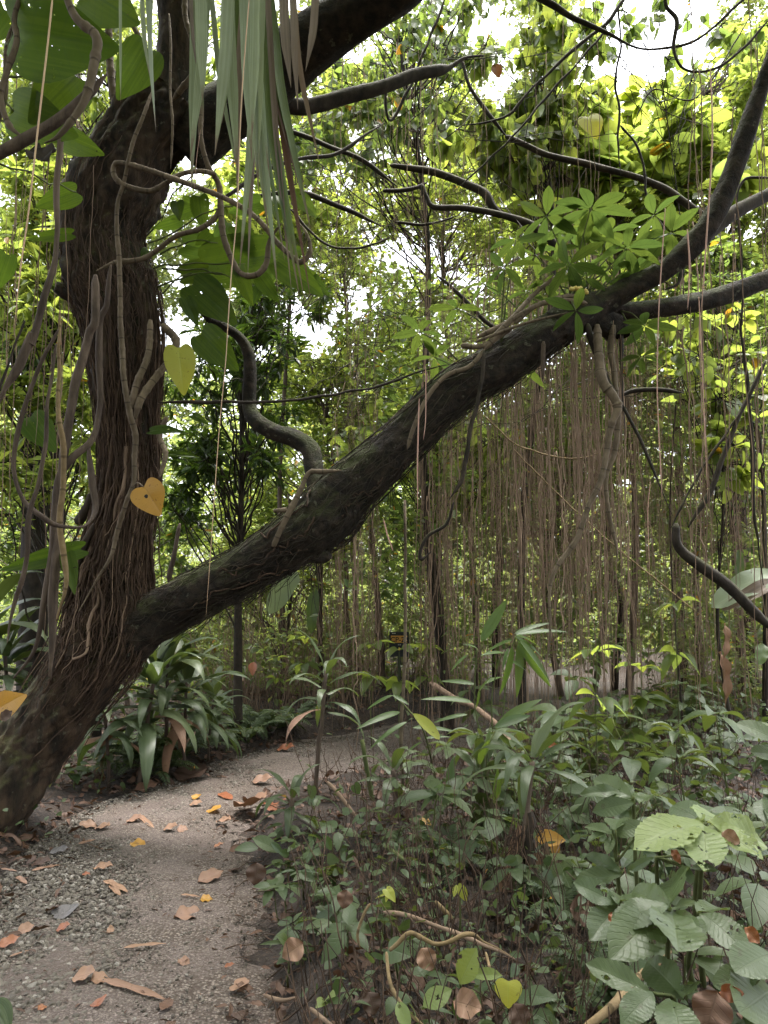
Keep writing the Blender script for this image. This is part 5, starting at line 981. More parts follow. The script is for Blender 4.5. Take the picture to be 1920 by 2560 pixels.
M['board'] = plain('board_black', (.012, .018, .02), .5); M['plate'] = plain('plate_orange', (.70, .36, .06), .45, (.62, .30, .05)); M['ink'] = plain('ink_black', (.02, .015, .012), .6); M['print'] = plain('print_white', (.6, .6, .55), .6)
sbox('board', 973, 1580, 1023, 1642, 11.7, .012, M['board'])
sbox('post', 994, 1642, 1002, 1760, 11.73, .03, M['board'])
plate = sbox('plate', 977, 1589, 1018, 1607, 11.682, .004, M['plate'])
cu = bpy.data.curves.new('lettering', 'FONT'); cu.body = 'CP-22'; cu.size = .104; cu.align_x = 'CENTER'; cu.align_y = 'CENTER'; cu.extrude = .001; cu.offset = .0015
cu.materials.append(M['ink']); tmp_ = bpy.data.objects.new('letter_curve', cu); COL.objects.link(tmp_)
me_ = bpy.data.meshes.new_from_object(tmp_.evaluated_get(bpy.context.evaluated_depsgraph_get())); bpy.data.objects.remove(tmp_)
to = bpy.data.objects.new('lettering', me_); COL.objects.link(to); to.parent = sg
pc_ = P(998, 1599.5, 11.674); to.location = [float(a) for a in pc_ - parent_origin(sg)]; to.rotation_euler = (R(90), 0, 0)
for (a0, b0, a1, b1, mm2) in ((980, 1582.5, 984, 1584.5, 'print'), (985, 1582.5, 989, 1584.5, 'print'), (995, 1611, 998, 1613, 'print'), (999, 1611, 1002, 1613, 'print'), (996, 1618, 1000, 1626, 'plate'), (976, 1621, 979, 1625, 'plate')):
    sbox('marking', a0, b0, a1, b1, 11.684, .003, M[mm2])
# ------------------------------------------------------------------ foreground plants with large corrugated leaves
K4 = 540 / 1572.0
def S4(u, v, d): return P(1380 + u * K4, 1800 + v * K4, d)
BIGV = [strip_leaf(33, w_big, f_, dr_, 4, corr=c_, ncorr=nc_, serr=.035, wave=wv_) for f_, dr_, c_, nc_, wv_ in ((.2, .16, .010, 11, .01), (.3, .05, .008, 9, .02), (.12, .28, .012, 13, .015), (.25, .2, .007, 10, .03))]
BIG = strip_leaf(33, w_big, .20, .16, 4, corr=.011, ncorr=11, serr=.035)
BIGR = strip_leaf(27, lambda t: .33 * (math.sin(math.pi * t ** .95) ** .6 if 0 < t < 1 else 0) + .004, .15, .14, 4, corr=.010, ncorr=9, serr=.03)
def bigplant(label, hub, d, leaves, ground, mk='big', tm=BIG, wr=1.0):
    h = S4(hub[0], hub[1], d)
    gp = np.array((ground[0], ground[1], float(gh(ground[0], ground[1])) - .02)) if ground is not None else h + np.array((.1, .2, -.5))
    th = thing('broad_leaved_plant', label, 'plant', gp)
    a = Acc(); tube(a, smooth(np.vstack([np.append(gp, .011), np.append(gp * .6 + h * .4 + RN.normal(0, .02, 3), .009), np.append(h, .006)]), 18), 8); a.build('stem', M['stem'], th)
    for lf in leaves:
        u0, v0, u1, v1 = lf[:4]; dd = lf[4] if len(lf) > 4 else 0; w2 = lf[5] if len(lf) > 5 else wr; mk2 = lf[6] if len(lf) > 6 else mk
        b = S4(u0, v0, d + RN.normal(0, .02)); t = S4(u1, v1, d + dd)
        if np.linalg.norm(b - h) > .05:
            a = Acc(); tube(a, wander(h, b, 7, .04, .004, .003), 5); a.build('petiole', M['stem'], th)
        c = nrm(np.array((0, 0, CAMZ)) - b); up = nrm(c * .75 + np.array((0, 0, .75)) + RN.normal(0, .24, 3))
        leaf_at('leaf', b, t, BIGV[RN.integers(4)] if tm is BIG else tm, w2, M[mk2], th, up)
    return th
def gxy(pxx, pyy): g_ = GG(pxx, pyy); return (g_[0], g_[1])
bigplant('plant with a whorl of big pale lime-green serrated leaves at the right', (1105, 755), 2.25, [(1100, 750, 620, 850, -.15), (1105, 760, 1115, 1015, -.2, 1.15), (1120, 755, 1530, 930, -.12), (1130, 745, 1630, 850, .05, .9), (1110, 740, 1260, 690, .2, 1.3), (1085, 745, 900, 670, .2, .9)], gxy(1760, 2480), 'lime')
bigplant('plant with two round grey-green leaves behind the lime-green whorl', (1100, 720), 2.5, [(1080, 730, 870, 590, .12, 1.15), (1110, 725, 1190, 590, .15, 1.4), (1300, 760, 1250, 600, .1, 1.3)], gxy(1760, 2420), 'big', BIGR, .9)
bigplant('plant with a large star of dark serrated leaves at the lower right', (850, 1370), 1.95, [(870, 1370, 545, 1190, .1), (845, 1345, 425, 1420, -.05, 1.15), (830, 1390, 455, 1660, -.15), (870, 1385, 930, 1650, -.2, 1.1), (865, 1360, 860, 1110, .22, 1.1), (900, 1360, 960, 1235, .15, 1.2), (880, 1380, 1060, 1560, -.1, .8)], gxy(1690, 2560))
bigplant('plant with one long leaf pointing left beside the dark star of leaves', (480, 1340), 2.05, [(480, 1335, 160, 1175, 0, 1.1), (480, 1345, 280, 1590, -.1, 1.0), (490, 1330, 500, 1180, .15)], gxy(1570, 2530))
bigplant('plant whose toothed leaf points down right beside the dark star of leaves', (1070, 1410), 1.95, [(1075, 1400, 1410, 1610, -.12, 1.15), (1060, 1400, 1250, 1350, .1), (1080, 1430, 1000, 1590, -.1)], gxy(1760, 2540))
bigplant('plant with dull olive leaves spreading over the pale cane at the bottom', (880, 2020), 1.75, [(720, 1990, 245, 1760, .05, .85), (960, 2030, 660, 1690, .15, 1.15), (740, 1985, 530, 2140, -.1, 1.15), (860, 2030, 960, 2260, -.15, 1.3), (960, 2020, 1010, 1900, .1)], gxy(1700, 2640), 'big')
bigplant('plant reaching in from the right edge with broad blunt toothed leaves', (1610, 1790), 1.75, [(1590, 1700, 1350, 1790, -.05, 1.2), (1600, 1960, 1420, 2080, -.1, 1.2), (1640, 2000, 1500, 2240, -.1, 1.1), (1500, 1840, 1180, 1910, 0, .9), (1300, 2050, 1330, 2330, -.1)], gxy(1930, 2600), 'big', BIGR, .9)
bigplant('plant with a stalk of pale ribbed leaves left of the lime-green whorl', (590, 560), 2.9, [(590, 570, 290, 395, .1), (600, 600, 290, 655, 0, .9), (640, 610, 725, 490, .1, 1.0), (590, 560, 470, 440, .15, .8), (520, 520, 220, 510, .0, .6)], gxy(1640, 2380))
bigplant('plant with two toothed leaves hanging in at the right edge beside the roots', (1640, 130), 2.4, [(1640, 150, 1355, 0, .05, .9), (1640, 260, 1460, 215, 0, 1.2)], gxy(1960, 2300), 'big', BIGR, .8)
bigplant('plant with silvery ribbed leaves at the right edge above the lime whorl', (1580, 760), 2.5, [(1560, 760, 1520, 540, .1, 1.0), (1590, 740, 1640, 590, .1), (1560, 800, 1350, 900, 0, .8), (1400, 960, 1700, 980, 0, .8)], gxy(1940, 2380))
bigplant('plant with dark pointed leaves left of the dark star of leaves', (470, 1030), 2.5, [(510, 1120, 165, 1170, -.05, .75), (510, 1110, 240, 950, .05, .75), (510, 1080, 560, 960, .1, .7), (430, 830, 230, 730, .1, .8), (440, 830, 400, 960, -.05, .9), (440, 800, 250, 880, 0, .9), (460, 800, 480, 660, .15, .9), (700, 750, 460, 820, 0, 1)], gxy(1560, 2440), 'under')
bigplant('plant with long dark leaves between the lime whorl and the dark star', (760, 1000), 2.4, [(740, 1000, 560, 1090, 0, .7), (760, 1000, 830, 1110, 0, .7), (950, 1050, 840, 890, .1, .9), (1000, 1080, 1220, 1050, .0, .7), (1060, 1000, 1300, 960, .1, .9)], gxy(1640, 2440), 'under')

# ------------------------------------------------------------------ plant prototypes (parts: stem, leaf...)
protoT = {}
def proto_whorl(nm, n, L, m_, tm=OVT, h=.35, tiers=1, lab='', wr=.9):
    th = thing(nm, lab or nm, 'plant', (0, 0, -40))
    o = np.array((0, 0, -40.)); a = Acc(); top = o + np.array((RN.normal(0, .03), RN.normal(0, .03), h))
    tube(a, wander(o, top, 8, .04, .006, .003), 6); a.build('stem', M['stem'], th)
    for q_ in range(tiers):
        c = o * (q_ * .3) + top * (1 - q_ * .3)
        for k in range(n):
            an = k * 6.283 / n + q_ * .7 + RN.normal(0, .2); l_ = L * RN.uniform(.7, 1.15)
            dv = np.array((math.cos(an), math.sin(an), RN.uniform(-.25, .35)))
            b = c + dv * .02; leaf_at('leaf', b, b + dv / np.linalg.norm(dv) * l_, tm, wr, m_, th, nrm(np.array((0, 0, 1)) + RN.normal(0, .2, 3)))
    return th
def proto_rosette(nm, n, L, wd, m_, h, lab, lean=.0, dead=2, t0=.25):
    th = thing(nm, lab, 'plant', (0, 0, -40)); o = np.array((0, 0, -40.)); top = o + np.array((lean, 0, h))
    a = Acc(); tube(a, wander(o, top, 10, .02, .016, .012), 8); a.build('stem', M['liana'], th)
    for k in range(n):
        an = k * 2.4 + RN.normal(0, .2); f = k / n; l_ = L * RN.uniform(.75, 1.1); el = 1.25 - 1.5 * f + RN.normal(0, .1)
        out = np.array((math.cos(an), math.sin(an), 0)); st_ = o * t0 * f + top * (1 - t0 * f)
        nn_ = 13; s_ = np.linspace(0, 1, nn_); e_ = el - 1.9 * s_ ** 1.6 * (.6 + .5 * RN.random())
        c = st_ + np.cumsum((np.cos(e_)[:, None] * out + np.sin(e_)[:, None] * np.array((0, 0, 1))) * (l_ / nn_), 0)
        W = wd * l_ * np.array([min(1, .45 + t * 2.2) * max(0, 1 - t ** 3) + .01 for t in s_])
        sd = np.cross(out, (0, 0, 1)); nr = np.cross(sd, np.gradient(c, axis=0)); nr = nrm(nr) * (W * .3)[:, None]
        wv = (np.sin(s_ * 9 + k) * .25 * W)[:, None] * nrm(nr)
        v = np.stack([c - sd * W[:, None] - nr + wv, c, c + sd * W[:, None] - nr - wv], 1).reshape(-1, 3)
        i = np.arange(nn_ - 1)[:, None] * 3; j = np.arange(2)[None]; q_ = np.stack([i + j, i + j + 1, i + j + 4, i + j + 3], -1).reshape(-1, 4)
        l = np.zeros((nn_, 3, 3)); l[:, :, 0] = (-1, 0, 1); l[:, :, 1] = s_[:, None]; l[:, :, 2] = RN.random()
        a = Acc(); a.add(v, np.concatenate([q_[:, [0, 1, 2]], q_[:, [0, 2, 3]]]), l.reshape(-1, 3)); a.build('leaf', M['litpale'] if k >= n - dead and RN.random() < .45 else m_, th)
    return th
def proto_fronds(nm, n, L, npin, pinl, m_, lab, tm=LNC2, h=.05, arch=1.6, el0=1.1):
    """fern or palm seedling: arching rachis with leaflets in pairs; a frond is one part"""
    th = thing(nm, lab, 'plant', (0, 0, -40)); o = np.array((0, 0, -40.))
    a = Acc(); tube(a, wander(o, o + np.array((0, 0, h)), 4, .02, .012, .01), 7); a.build('stem', M['dstem'], th)
    for k in range(n):
        an = k * 6.283 / n + RN.normal(0, .25); out = np.array((math.cos(an), math.sin(an), 0)); l_ = L * RN.uniform(.75, 1.1)
        s_ = np.linspace(0, 1, 22); e_ = el0 + RN.normal(0, .15) - arch * s_ ** 1.3
        c = o + np.array((0, 0, h)) + np.cumsum((np.cos(e_)[:, None] * out + np.sin(e_)[:, None] * np.array((0, 0, 1))) * (l_ / 22), 0)
        a = Acc(); tube(a, np.column_stack([c, np.linspace(.004, .0012, 22)]), 4)
        sd = np.cross(out, (0, 0, 1)); tg_ = nrm(np.gradient(c, axis=0)); nr = nrm(np.cross(sd, tg_))
        f = np.linspace(.15, .99, npin); ix = f * 21; i0 = ix.astype(int).clip(0, 20)
        pos = c[i0] + (c[i0 + 1] - c[i0]) * (ix - i0)[:, None]
        for sg_ in (-1, 1):
            sz = pinl * np.sin(np.pi * (.12 + .8 * f)) ** .7 * RN.uniform(.9, 1.1, npin)
            d = sd * sg_ + tg_[i0] * .55 + RN.normal(0, .08, (npin, 3)); d[:, 2] -= .15
            a.inst(tm, basis(d, nr[i0] + RN.normal(0, .12, (npin, 3)), sz), pos, RN.random(npin))
        a.build('frond', m_, th)
    return th
def hide_proto(t):
    """drop the prototype once its copies stand"""
    for c in list(t.children): bpy.data.objects.remove(c)
    bpy.data.objects.remove(t)

# dracaena clump beside the trunk
DR = proto_rosette('strap_leaved_shrub', 24, .62, .085, M['drac'], .8, 'x', .08, 3, .5)
for (u, v, s, rz, lab) in ((600, 640, 1.25, .3, 'strap-leaved shrub with arching dark leaves nearest the leaning trunk'), (800, 600, 1.05, 2.0, 'strap-leaved shrub with a dried leaf right of the tall one'), (470, 640, .95, 4, 'strap-leaved shrub tucked under the leaning trunk'), (700, 560, 1.2, 5.2, 'taller strap-leaved shrub rising behind the nearest one'), (900, 540, .75, 1.2, 'small strap-leaved shrub at the edge of the ferns')):
    dup(DR, GG(*px('E', u, v)), rz, s, lab, 'strap-leaved shrubs left of the path')
for (u, v, s, lab) in ((-120, 250, 1.5, 'strap-leaved shrub behind the trunk at the left edge'), (60, 200, 1.3, 'strap-leaved shrub half hidden behind the trunk base'),):
    p_ = P(*px('E', u, 300), 7.5); p_[2] = float(gh(p_[0], p_[1])); dup(DR, p_, u, s, lab)
hide_proto(DR)
D2 = proto_rosette('cane_plant', 14, .42, .075, M['drac'], .85, 'x', .06, 2, .35)
dup(D2, GG(*px('E', 1370, 690)), .6, 1.05, 'lone cane plant with hanging yellowed leaves at the right edge of the path')
hide_proto(D2)
D3 = proto_rosette('cane_plant', 11, .30, .085, M['drac'], .22, 'x', .03, 1, .3)
dup(D3, GG(*px('E', 1240, 840)), .6, 1.15, 'stubby cane plant with broad leaves beside the path bend')
dup(D3, GG(*px('F', 60, 760)), 2.6, 1.3, 'low strap-leaved tuft between the two pale stems')
dup(D3, GG(*px('F', 420, 820)), 4.6, 1.6, 'leafy tuft under the long palm fronds')
hide_proto(D3)
# bird's nest like plant on a dead stump
BN = proto_rosette('nest_plant', 12, .42, .065, M['drac'], .30, 'x', .05, 0, .15)
nb = GG(*px('F', 615, 1150)); st2 = thing('stump', 'rotten dark stump carrying the nest of broad leaves', 'stump', nb)
a = Acc(); tube(a, wander(nb, nb + np.array((.02, 0, .40)), 16, .08, .035, .02), 14, None, lumpy(.55, 1.8, 3)); a.build('wood', M['dstem'], st2)
a = Acc()
for k in range(34):
    an = RN.random() * 6.3; c0 = nb + np.array((math.cos(an) * .05, math.sin(an) * .05, RN.uniform(.28, .42))); L_ = RN.uniform(.12, .38); r = RN.uniform(.001, .004)
    tube(a, wander(c0, c0 + np.array((math.cos(an) * .06, math.sin(an) * .03, -L_)), 7, .1, r, r * .5), 4)
a.build('root_fibres', M['root'], st2, kind='stuff')
dup(BN, nb + np.array((0, 0, .32)), .5, 1.0, 'broad dark strap leaves spreading from the top of the rotten stump')
hide_proto(BN)
for (u0, v0, u1, v1, w_) in ((590, 800, 430, 1290, 26), (560, 900, 540, 1240, 20), (640, 830, 670, 1330, 24), (660, 880, 720, 1150, 34), (620, 850, 640, 1000, 18), (700, 870, 690, 1330, 14)):
    b = P(*px('F', u0, v0), 3.75); t = P(*px('F', u1, v1), 3.7); a = Acc(); a.inst(STRP, basis(t - b, np.array((0, -1, .2)), np.linalg.norm(t - b), .75)[:1], b[None], [.5]); a.build('dry_strap', M['litpale'] if w_ > 20 else M['hang'], st2)
yl = P(*px('F', 690, 850), 3.8)
for (u, v, u1, v1) in ((650, 850, 780, 860), (735, 860, 745, 940)):
    leaf_at('yellow_leaf', P(*px('F', u, v), 3.85), P(*px('F', u1, v1), 3.8), OVT, .9, M['yellow'], None, label='bright yellow leaf ' + ('spread out' if v1 < 900 else 'pointing down') + ' behind the rotten stump', category='leaf')
# palm seedling with long leaflets, traced leaf by leaf
KP = 500 / 1659.0
def SP(u, v, d): return P(1000 + u * KP, 1500 + v * KP, d)
PLF = strip_leaf(16, lambda t: .065 * (math.sin(math.pi * t ** .7) ** .8 if 0 < t < 1 else 0) + .003, .35, .18)
PLW = strip_leaf(16, lambda t: .12 * (math.sin(math.pi * t ** .8) ** .8 if 0 < t < 1 else 0) + .003, .35, .15)
def palm(label, base, stems, leaves, d):
    th = thing('palm_seedling', label, 'plant', base)
    for sp_ in stems:
        a = Acc(); tube(a, smooth(np.vstack([np.append(base, .009)] + [np.append(SP(u, v, d), .005) for u, v in sp_]), 22), 6); a.build('stem', M['stem'], th)
    for (u0, v0, u1, v1, w2) in leaves:
        dd = d + RN.normal(0, .12); b = SP(u0, v0, dd); t = SP(u1, v1, dd + RN.normal(0, .1))
        leaf_at('leaf', b, t, PLW if w2 > 1.5 else PLF, 1.0 if w2 > 1.5 else w2, M['palm'], th, nrm(np.array((RN.normal(0, .4), -.6, .8))))
palm('palm seedling with long drooping leaflets in the middle of the undergrowth', GG(1245, 2000), [[(860, 900), (900, 500), (960, 300)], [(760, 900), (800, 600), (850, 430)], [(640, 1000), (620, 700), (640, 400)]],
     [(960, 310, 1230, 450, 1.2), (970, 330, 1215, 560, 1.2), (980, 350, 1245, 730, 1.1), (960, 290, 1390, 205, 1), (950, 280, 1250, 150, 1.1), (985, 360, 1000, 800, 1.3), (930, 380, 870, 800, 1.2), (900, 400, 840, 560, 1.3), (930, 330, 660, 420, 1), (960, 300, 1180, 330, 1.1), (990, 330, 1290, 660, 1),
      (860, 440, 690, 420, 1.1), (850, 470, 1060, 560, 1.1), (640, 400, 540, 350, 1.4), (560, 460, 390, 580, 1.5), (620, 700, 330, 640, 1.2), (600, 850, 190, 770, 1.1), (560, 950, 270, 985, 1.1), (640, 800, 720, 620, 1.3), (660, 750, 640, 900, 1.2), (700, 700, 850, 600, 1.1)], 5.6)
palm('broad-bladed young palm leaning right below the long leaflets', GG(1215, 2060), [[(720, 1300), (790, 1080)]], [(790, 1080, 1150, 780, 1.8), (780, 1060, 1090, 930, 1.6), (700, 1300, 760, 1050, 1.2), (660, 1370, 720, 1100, 1.2), (780, 1690, 830, 1430, 1.8), (400, 1650, 440, 1300, 1.7), (350, 1530, 140, 1740, 1.9)], 4.6)
palm('arching young palm hanging over the bend of the path', GG(1090, 1960), [[(200, 1100), (60, 900), (-60, 790)]], [(-60, 790, -290, 880, 1.2), (-60, 790, 70, 850, 2), (0, 930, -330, 1010, 1.0), (60, 1010, -260, 1180, 1.0), (100, 1060, 480, 1050, 1.0), (180, 1180, -30, 1300, .8), (200, 1150, 420, 1110, 1)], 5.2)
# single long blade rising
b = P(*px('D', 420, 1390), 5.5); leaf_at('blade_leaf', b, P(*px('D', 540, 1215), 5.5), strip_leaf(14, lambda t: .13 * (math.sin(math.pi * t ** .8) ** .8 if 0 < t < 1 else 0) + .004, .3, -.1), 1.0, M['palm'], None, np.array((-.5, -.8, .4)), label='single upright bright blade leaf above the palm seedling', category='leaf')
leaf_at('blade_leaf', P(*px('F', 240, 430), 4.6), P(*px('F', 140, 310), 4.6), strip_leaf(14, lambda t: .17 * (math.sin(math.pi * (.15 + .85 * t) ** 1.3) ** .8 if 0 < t < 1 else 0) + .006, .3, .2), 1.0, M['ylime'], None, np.array((.3, -.8, .5)), label='yellow-green tongue-shaped leaf standing over the path bend', category='leaf')
# ferns
FE = proto_fronds('fern', 9, .55, 22, .075, M['under'], 'x', LNC, .03, 1.5, 1.0)
for k in range(26):
    if k < 15: p_ = GG(*px('E', RN.uniform(880, 1330), RN.uniform(400, 520)))
    else: p_ = GG(*px('E', RN.uniform(400, 900), RN.uniform(470, 620)))
    if pathd(p_[:1], p_[1:2])[0] < .12: continue
    dup(FE, p_, RN.random() * 6, RN.uniform(.7, 1.3), 'small feathery fern in the fringe along the left side of the path', 'ferns along the left side of the path')
for (x, y) in ((1400, 2300), (1500, 2500), (1130, 2180), (1620, 2050), (1850, 2120)):
    dup(FE, GG(x, y), RN.random() * 6, RN.uniform(.5, .8), 'little fern among the brown litter in the right undergrowth', 'ferns in the right undergrowth')
hide_proto(FE)
# seedlings of the undergrowth
W1 = proto_whorl('seedling', 5, .17, M['under'], OVT, .30); W2 = proto_whorl('seedling', 4, .13, M['under'], fan_leaf(heart(22), rings=2), .18, 2, wr=.85)
W3 = proto_whorl('seedling', 6, .22, M['under'], LNC2, .5, 2, wr=1.3); W4 = proto_whorl('seedling', 5, .20, M['bright'], OVT, .6, 2)
W5 = proto_whorl('seedling', 4, .11, M['big'], OVT, .12, 1); W6 = proto_whorl('seedling', 6, .16, M['under'], OVT, .25, 1, wr=.7)
n_ = 0
while n_ < 150:
    d = RN.uniform(2.6, 9.5); x = RN.uniform(-1.2, d * .52)
    if d < 4.2 and x < .75 and RN.random() < .7: continue
    sx_ = 960 + x / d * F
    if d > 4.8 and 600 < sx_ < 1190: continue
    e = float(pathd(np.array([x]), np.array([d]))[0])
    if e < .1 or (x < -1.2): continue
    w__ = (W1, W2, W3, W5, W6)[RN.integers(5)]
    if d < 3.6 and w__ is W3: continue
    dup(w__, (x, d, float(gh(x, d))), RN.random() * 6, RN.uniform(.45, 1.4) * (1.05 if d > 5 else .85) * (.6 if d < 4.2 and x < .8 else 1), 'low broad-leaved seedling in the undergrowth right of the path', 'seedlings right of the path', tilt=(RN.normal(0, .3), RN.normal(0, .3))); n_ += 1
for k in range(60):
    p_ = GG(RN.uniform(600, 1380), RN.uniform(2080, 2420))
    if pathd(p_[:1], p_[1:2])[0] < .06: continue
    dup((W2, W5, W6, W1)[k % 4], p_, RN.random() * 6, RN.uniform(.35, .75), 'small glossy seedling along the dark bank beside the path', 'small seedlings on the bank beside the path', tilt=(RN.normal(0, .3), RN.normal(0, .3)))
for k in range(34):
    p_ = GG(RN.uniform(0, 700), RN.uniform(1790, 1900)) if k < 22 else GG(RN.uniform(0, 500), RN.uniform(1900, 2000))
    if pathd(p_[:1], p_[1:2])[0] < .1: continue
    dup((W1, W2, W6)[k % 3], p_, RN.random() * 6, RN.uniform(.6, 1.1), 'low green seedling beneath the strap-leaved shrubs', 'seedlings left of the path')
for (x, y, d, s, lab) in ((1000, 1700, 8.0, 1.0, 'bright yellow-green sapling lit in front of the sign'), (930, 1710, 8.3, 1.1, 'bright sapling with leaves below the sign, left of the slim stem'), (1065, 1690, 8.5, 1.0, 'bright sapling right of the slim stem by the sign'), (760, 1480, 9.5, 1.0, 'bright pinnate sapling under the limb left of the banana leaf'), (1690, 1560, 6.5, .9, 'sapling with light green leaves in front of the roots at the right'), (1600, 1760, 6.5, 1.0, 'sapling with flat yellowish leaves at the foot of the root curtain'), (690, 1640, 9.5, .7, 'small bright sapling with an orange leaf above it'), (1490, 1740, 5.5, 1.0, 'sapling with spread light leaves centre right of the undergrowth')):
    b = P(x, y, d); z0 = float(gh(b[0], b[1])); hgt = max(.3, b[2] + .3 - z0); dup(W4, (b[0], b[1], z0), RN.random() * 6, s, lab, sz=s * hgt / .6 if hgt < 1.5 else s * 1.6)
for k, (x, y, d, w__, s) in enumerate(((1210, 1840, 5.0, W6, 1.3), (1170, 1950, 4.6, W1, 1.1), (1075, 1980, 4.3, W6, 1.2), (1215, 2050, 4.0, W1, 1.0), (1000, 1900, 5.5, W1, 1.1), (1385, 1790, 5.5, W6, 1.6), (1480, 1800, 6.0, W1, 1.5), (1600, 1750, 6.5, W6, 1.6), (1450, 1700, 7.0, W1, 1.5), (1655, 1830, 5.0, W6, 1.1), (1290, 1880, 4.6, W6, 1.2), (1560, 1890, 4.6, W1, 1.1), (1130, 1870, 5.6, W6, 1.2), (1820, 1790, 5.2, W1, 1.3), (1720, 1900, 4.4, W6, 1.1), (1330, 1950, 4.2, W1, .9))):
    b = P(x, y, d); z0 = float(gh(b[0], b[1])); h0 = .30 if w__ is W1 else .25
    dup(w__, (b[0], b[1], z0), RN.random() * 6, s, 'taller seedling with a whorl of light leaves standing above the undergrowth', 'tall whorled seedlings in the undergrowth', sz=max(s, (b[2] - z0) / h0), tilt=(RN.normal(0, .06), RN.normal(0, .06)))
for w__ in (W1, W2, W3, W4, W5, W6): hide_proto(w__)
# yellowish seedling at the bottom centre, traced
KF = 840 / 1659.0
def S8(u, v, d): return P(560 + u * KF, 2060 + v * KF, d)
def small(label, d, stemtop, base, leaves, mk):
    th = thing('seedling', label, 'plant', base)
    a = Acc(); tube(a, wander(base, S8(*stemtop, d), 8, .03, .005, .003), 6); a.build('stem', M['stem'], th)
    for (u0, v0, u1, v1, wr, tm, m2) in leaves:
        leaf_at('leaf', S8(u0, v0, d), S8(u1, v1, d - .04), tm, wr, M[m2 or mk], th, eye_up(S8(u0, v0, d), .6, .1))
BIG2 = strip_leaf(21, w_big, .2, .15, 3, corr=.012, ncorr=8)
small('seedling with mottled yellow-green leaves at the bottom centre', 2.35, (1165, 790), GG(1150, 2530), [(1165, 790, 1230, 625, 1.25, BIG2, 'lime'), (1205, 745, 1365, 735, .75, BIG2, 'lime'), (1125, 815, 985, 890, 1.25, BIG2, 'lime'), (1160, 830, 1150, 960, 1.0, BIG2, 'pothos'), (1180, 845, 1240, 835, .9, BIG2, 'lime')], 'lime')
small('seedling with a spotted bright yellow heart leaf near the bottom', 2.4, (1400, 800), GG(1270, 2560), [(1405, 775, 1400, 900, 1.5, HRT, 'ylime'), (1500, 850, 1620, 830, 1.0, HRT, 'under')], 'ylime')
small('seedling with a frilled heart leaf in front of the pale looping cane', 2.55, (860, 600), GG(1000, 2480), [(810, 620, 905, 630, 1.5, HRT, 'under')], 'under')
small('seedling with tiny pale leaves at the foot of the bank', 2.5, (500, 870), GG(810, 2560), [(505, 865, 525, 825, 1.0, HRT, 'lime'), (510, 870, 570, 865, .8, OVT, 'under'), (495, 870, 465, 885, 1, HRT, 'lime')], 'under')
small('seedling with drooping pale yellow leaves above the brown stick', 3.2, (830, 330), GG(975, 2360), [(800, 320, 845, 370, .9, HRT, 'ylime'), (820, 340, 760, 350, .5, LNC2, 'ylime'), (815, 330, 800, 375, .7, OVT, 'ylime')], 'ylime')
small('seedling with a hanging folded yellow leaf left of the rotten stump', 3.4, (1170, 300), GG(1150, 2340), [(1160, 290, 1195, 380, .9, OVT, 'ylime'), (1150, 300, 1135, 350, .8, OVT, 'ylime')], 'ylime')
small('seedling with glossy wet palm-like leaves at the path edge', 3.6, (390, 230), GG(760, 2250), [(370, 235, 440, 270, 1.3, BIG2, 'under'), (380, 230, 470, 225, .5, LNC2, 'under'), (350, 230, 270, 225, .6, LNC2, 'under'), (280, 140, 150, 60, .9, BIG2, 'under'), (290, 150, 240, 90, .8, BIG2, 'under'), (170, 120, 60, 105, .9, OVT, 'under'), (530, 130, 500, 60, .9, BIG2, 'under')], 'under')
small('seedling with grey-green rounded leaves on the dark bank', 3.0, (320, 600), GG(720, 2480), [(310, 580, 345, 545, 1.3, HRT, 'under'), (310, 590, 285, 545, 1.1, HRT, 'under'), (300, 585, 190, 580, .6, LNC2, 'under')], 'under')
small('seedling with round dark ribbed leaves in the middle of the undergrowth', 3.9, (1150, 150), GG(1140, 2230), [(1150, 150, 1060, 170, 1.2, HRT, 'under'), (1155, 150, 1230, 90, 1.2, HRT, 'under')], 'under')
# low ground cover of small leaves
gc = Acc()
for tm, mmix in ((OVT, 0), (RND, 1), (LNC2, 2)):
    N = 3600; y = 2.0 + 9 * RN.random(N) ** 1.2; x = RN.uniform(-1.3, 1, N) ; x = np.where(RN.random(N) < .82, RN.uniform(-.9, .6, N) * 1.0 + RN.random(N) * y * .5, -RN.random(N) * (y * .45 - 0) - .6)
    e = pathd(x, y); sx_ = 960 + x / y * F; k = ~((y > 4.8) & (sx_ > 600) & (sx_ < 1180) & (RN.random(N) < .85)) & (e > .08) & (wob(x, y, 1.6, 3) > -.35) & ((y > 4.2) | (x < -.9) | (RN.random(N) < .95)); x, y = x[k], y[k]; n = len(x)
    z = gh(x, y) + .02 + RN.random(n) ** 1.6 * np.clip(.12 + .05 * y, .1, .42)
    gc.inst(tm, basis(RN.normal(0, 1, (n, 3)) * np.array((1, 1, .35)), nrm(RN.normal(0, .85, (n, 3)) + np.array((0, -.1, 1))), RN.uniform(.022, .085, n) * np.where(y < 4.2, .72, 1)), np.column_stack([x, y, z]), RN.random(n))
gc.build('ground_cover', M['under'], kind='stuff', label='low green ground cover of small leaves between the larger plants')
gs = Acc()
for k in range(2000):
    y = 2.0 + 8 * RN.random() ** 1.2; x = RN.uniform(-.7, .2) + RN.random() * y * .52
    if pathd(np.array([x]), np.array([y]))[0] < .05: continue
    z = float(gh(x, y)); h = RN.uniform(.08, .55); r = RN.uniform(.001, .0035)
    tube(gs, wander((x, y, z), (x + RN.normal(0, .12), y + RN.normal(0, .12), z + h), 6, .08, r, r * .6), 4)
gs.build('undergrowth_stems', M['root'], kind='stuff', label='thin brown stems standing up through the undergrowth')

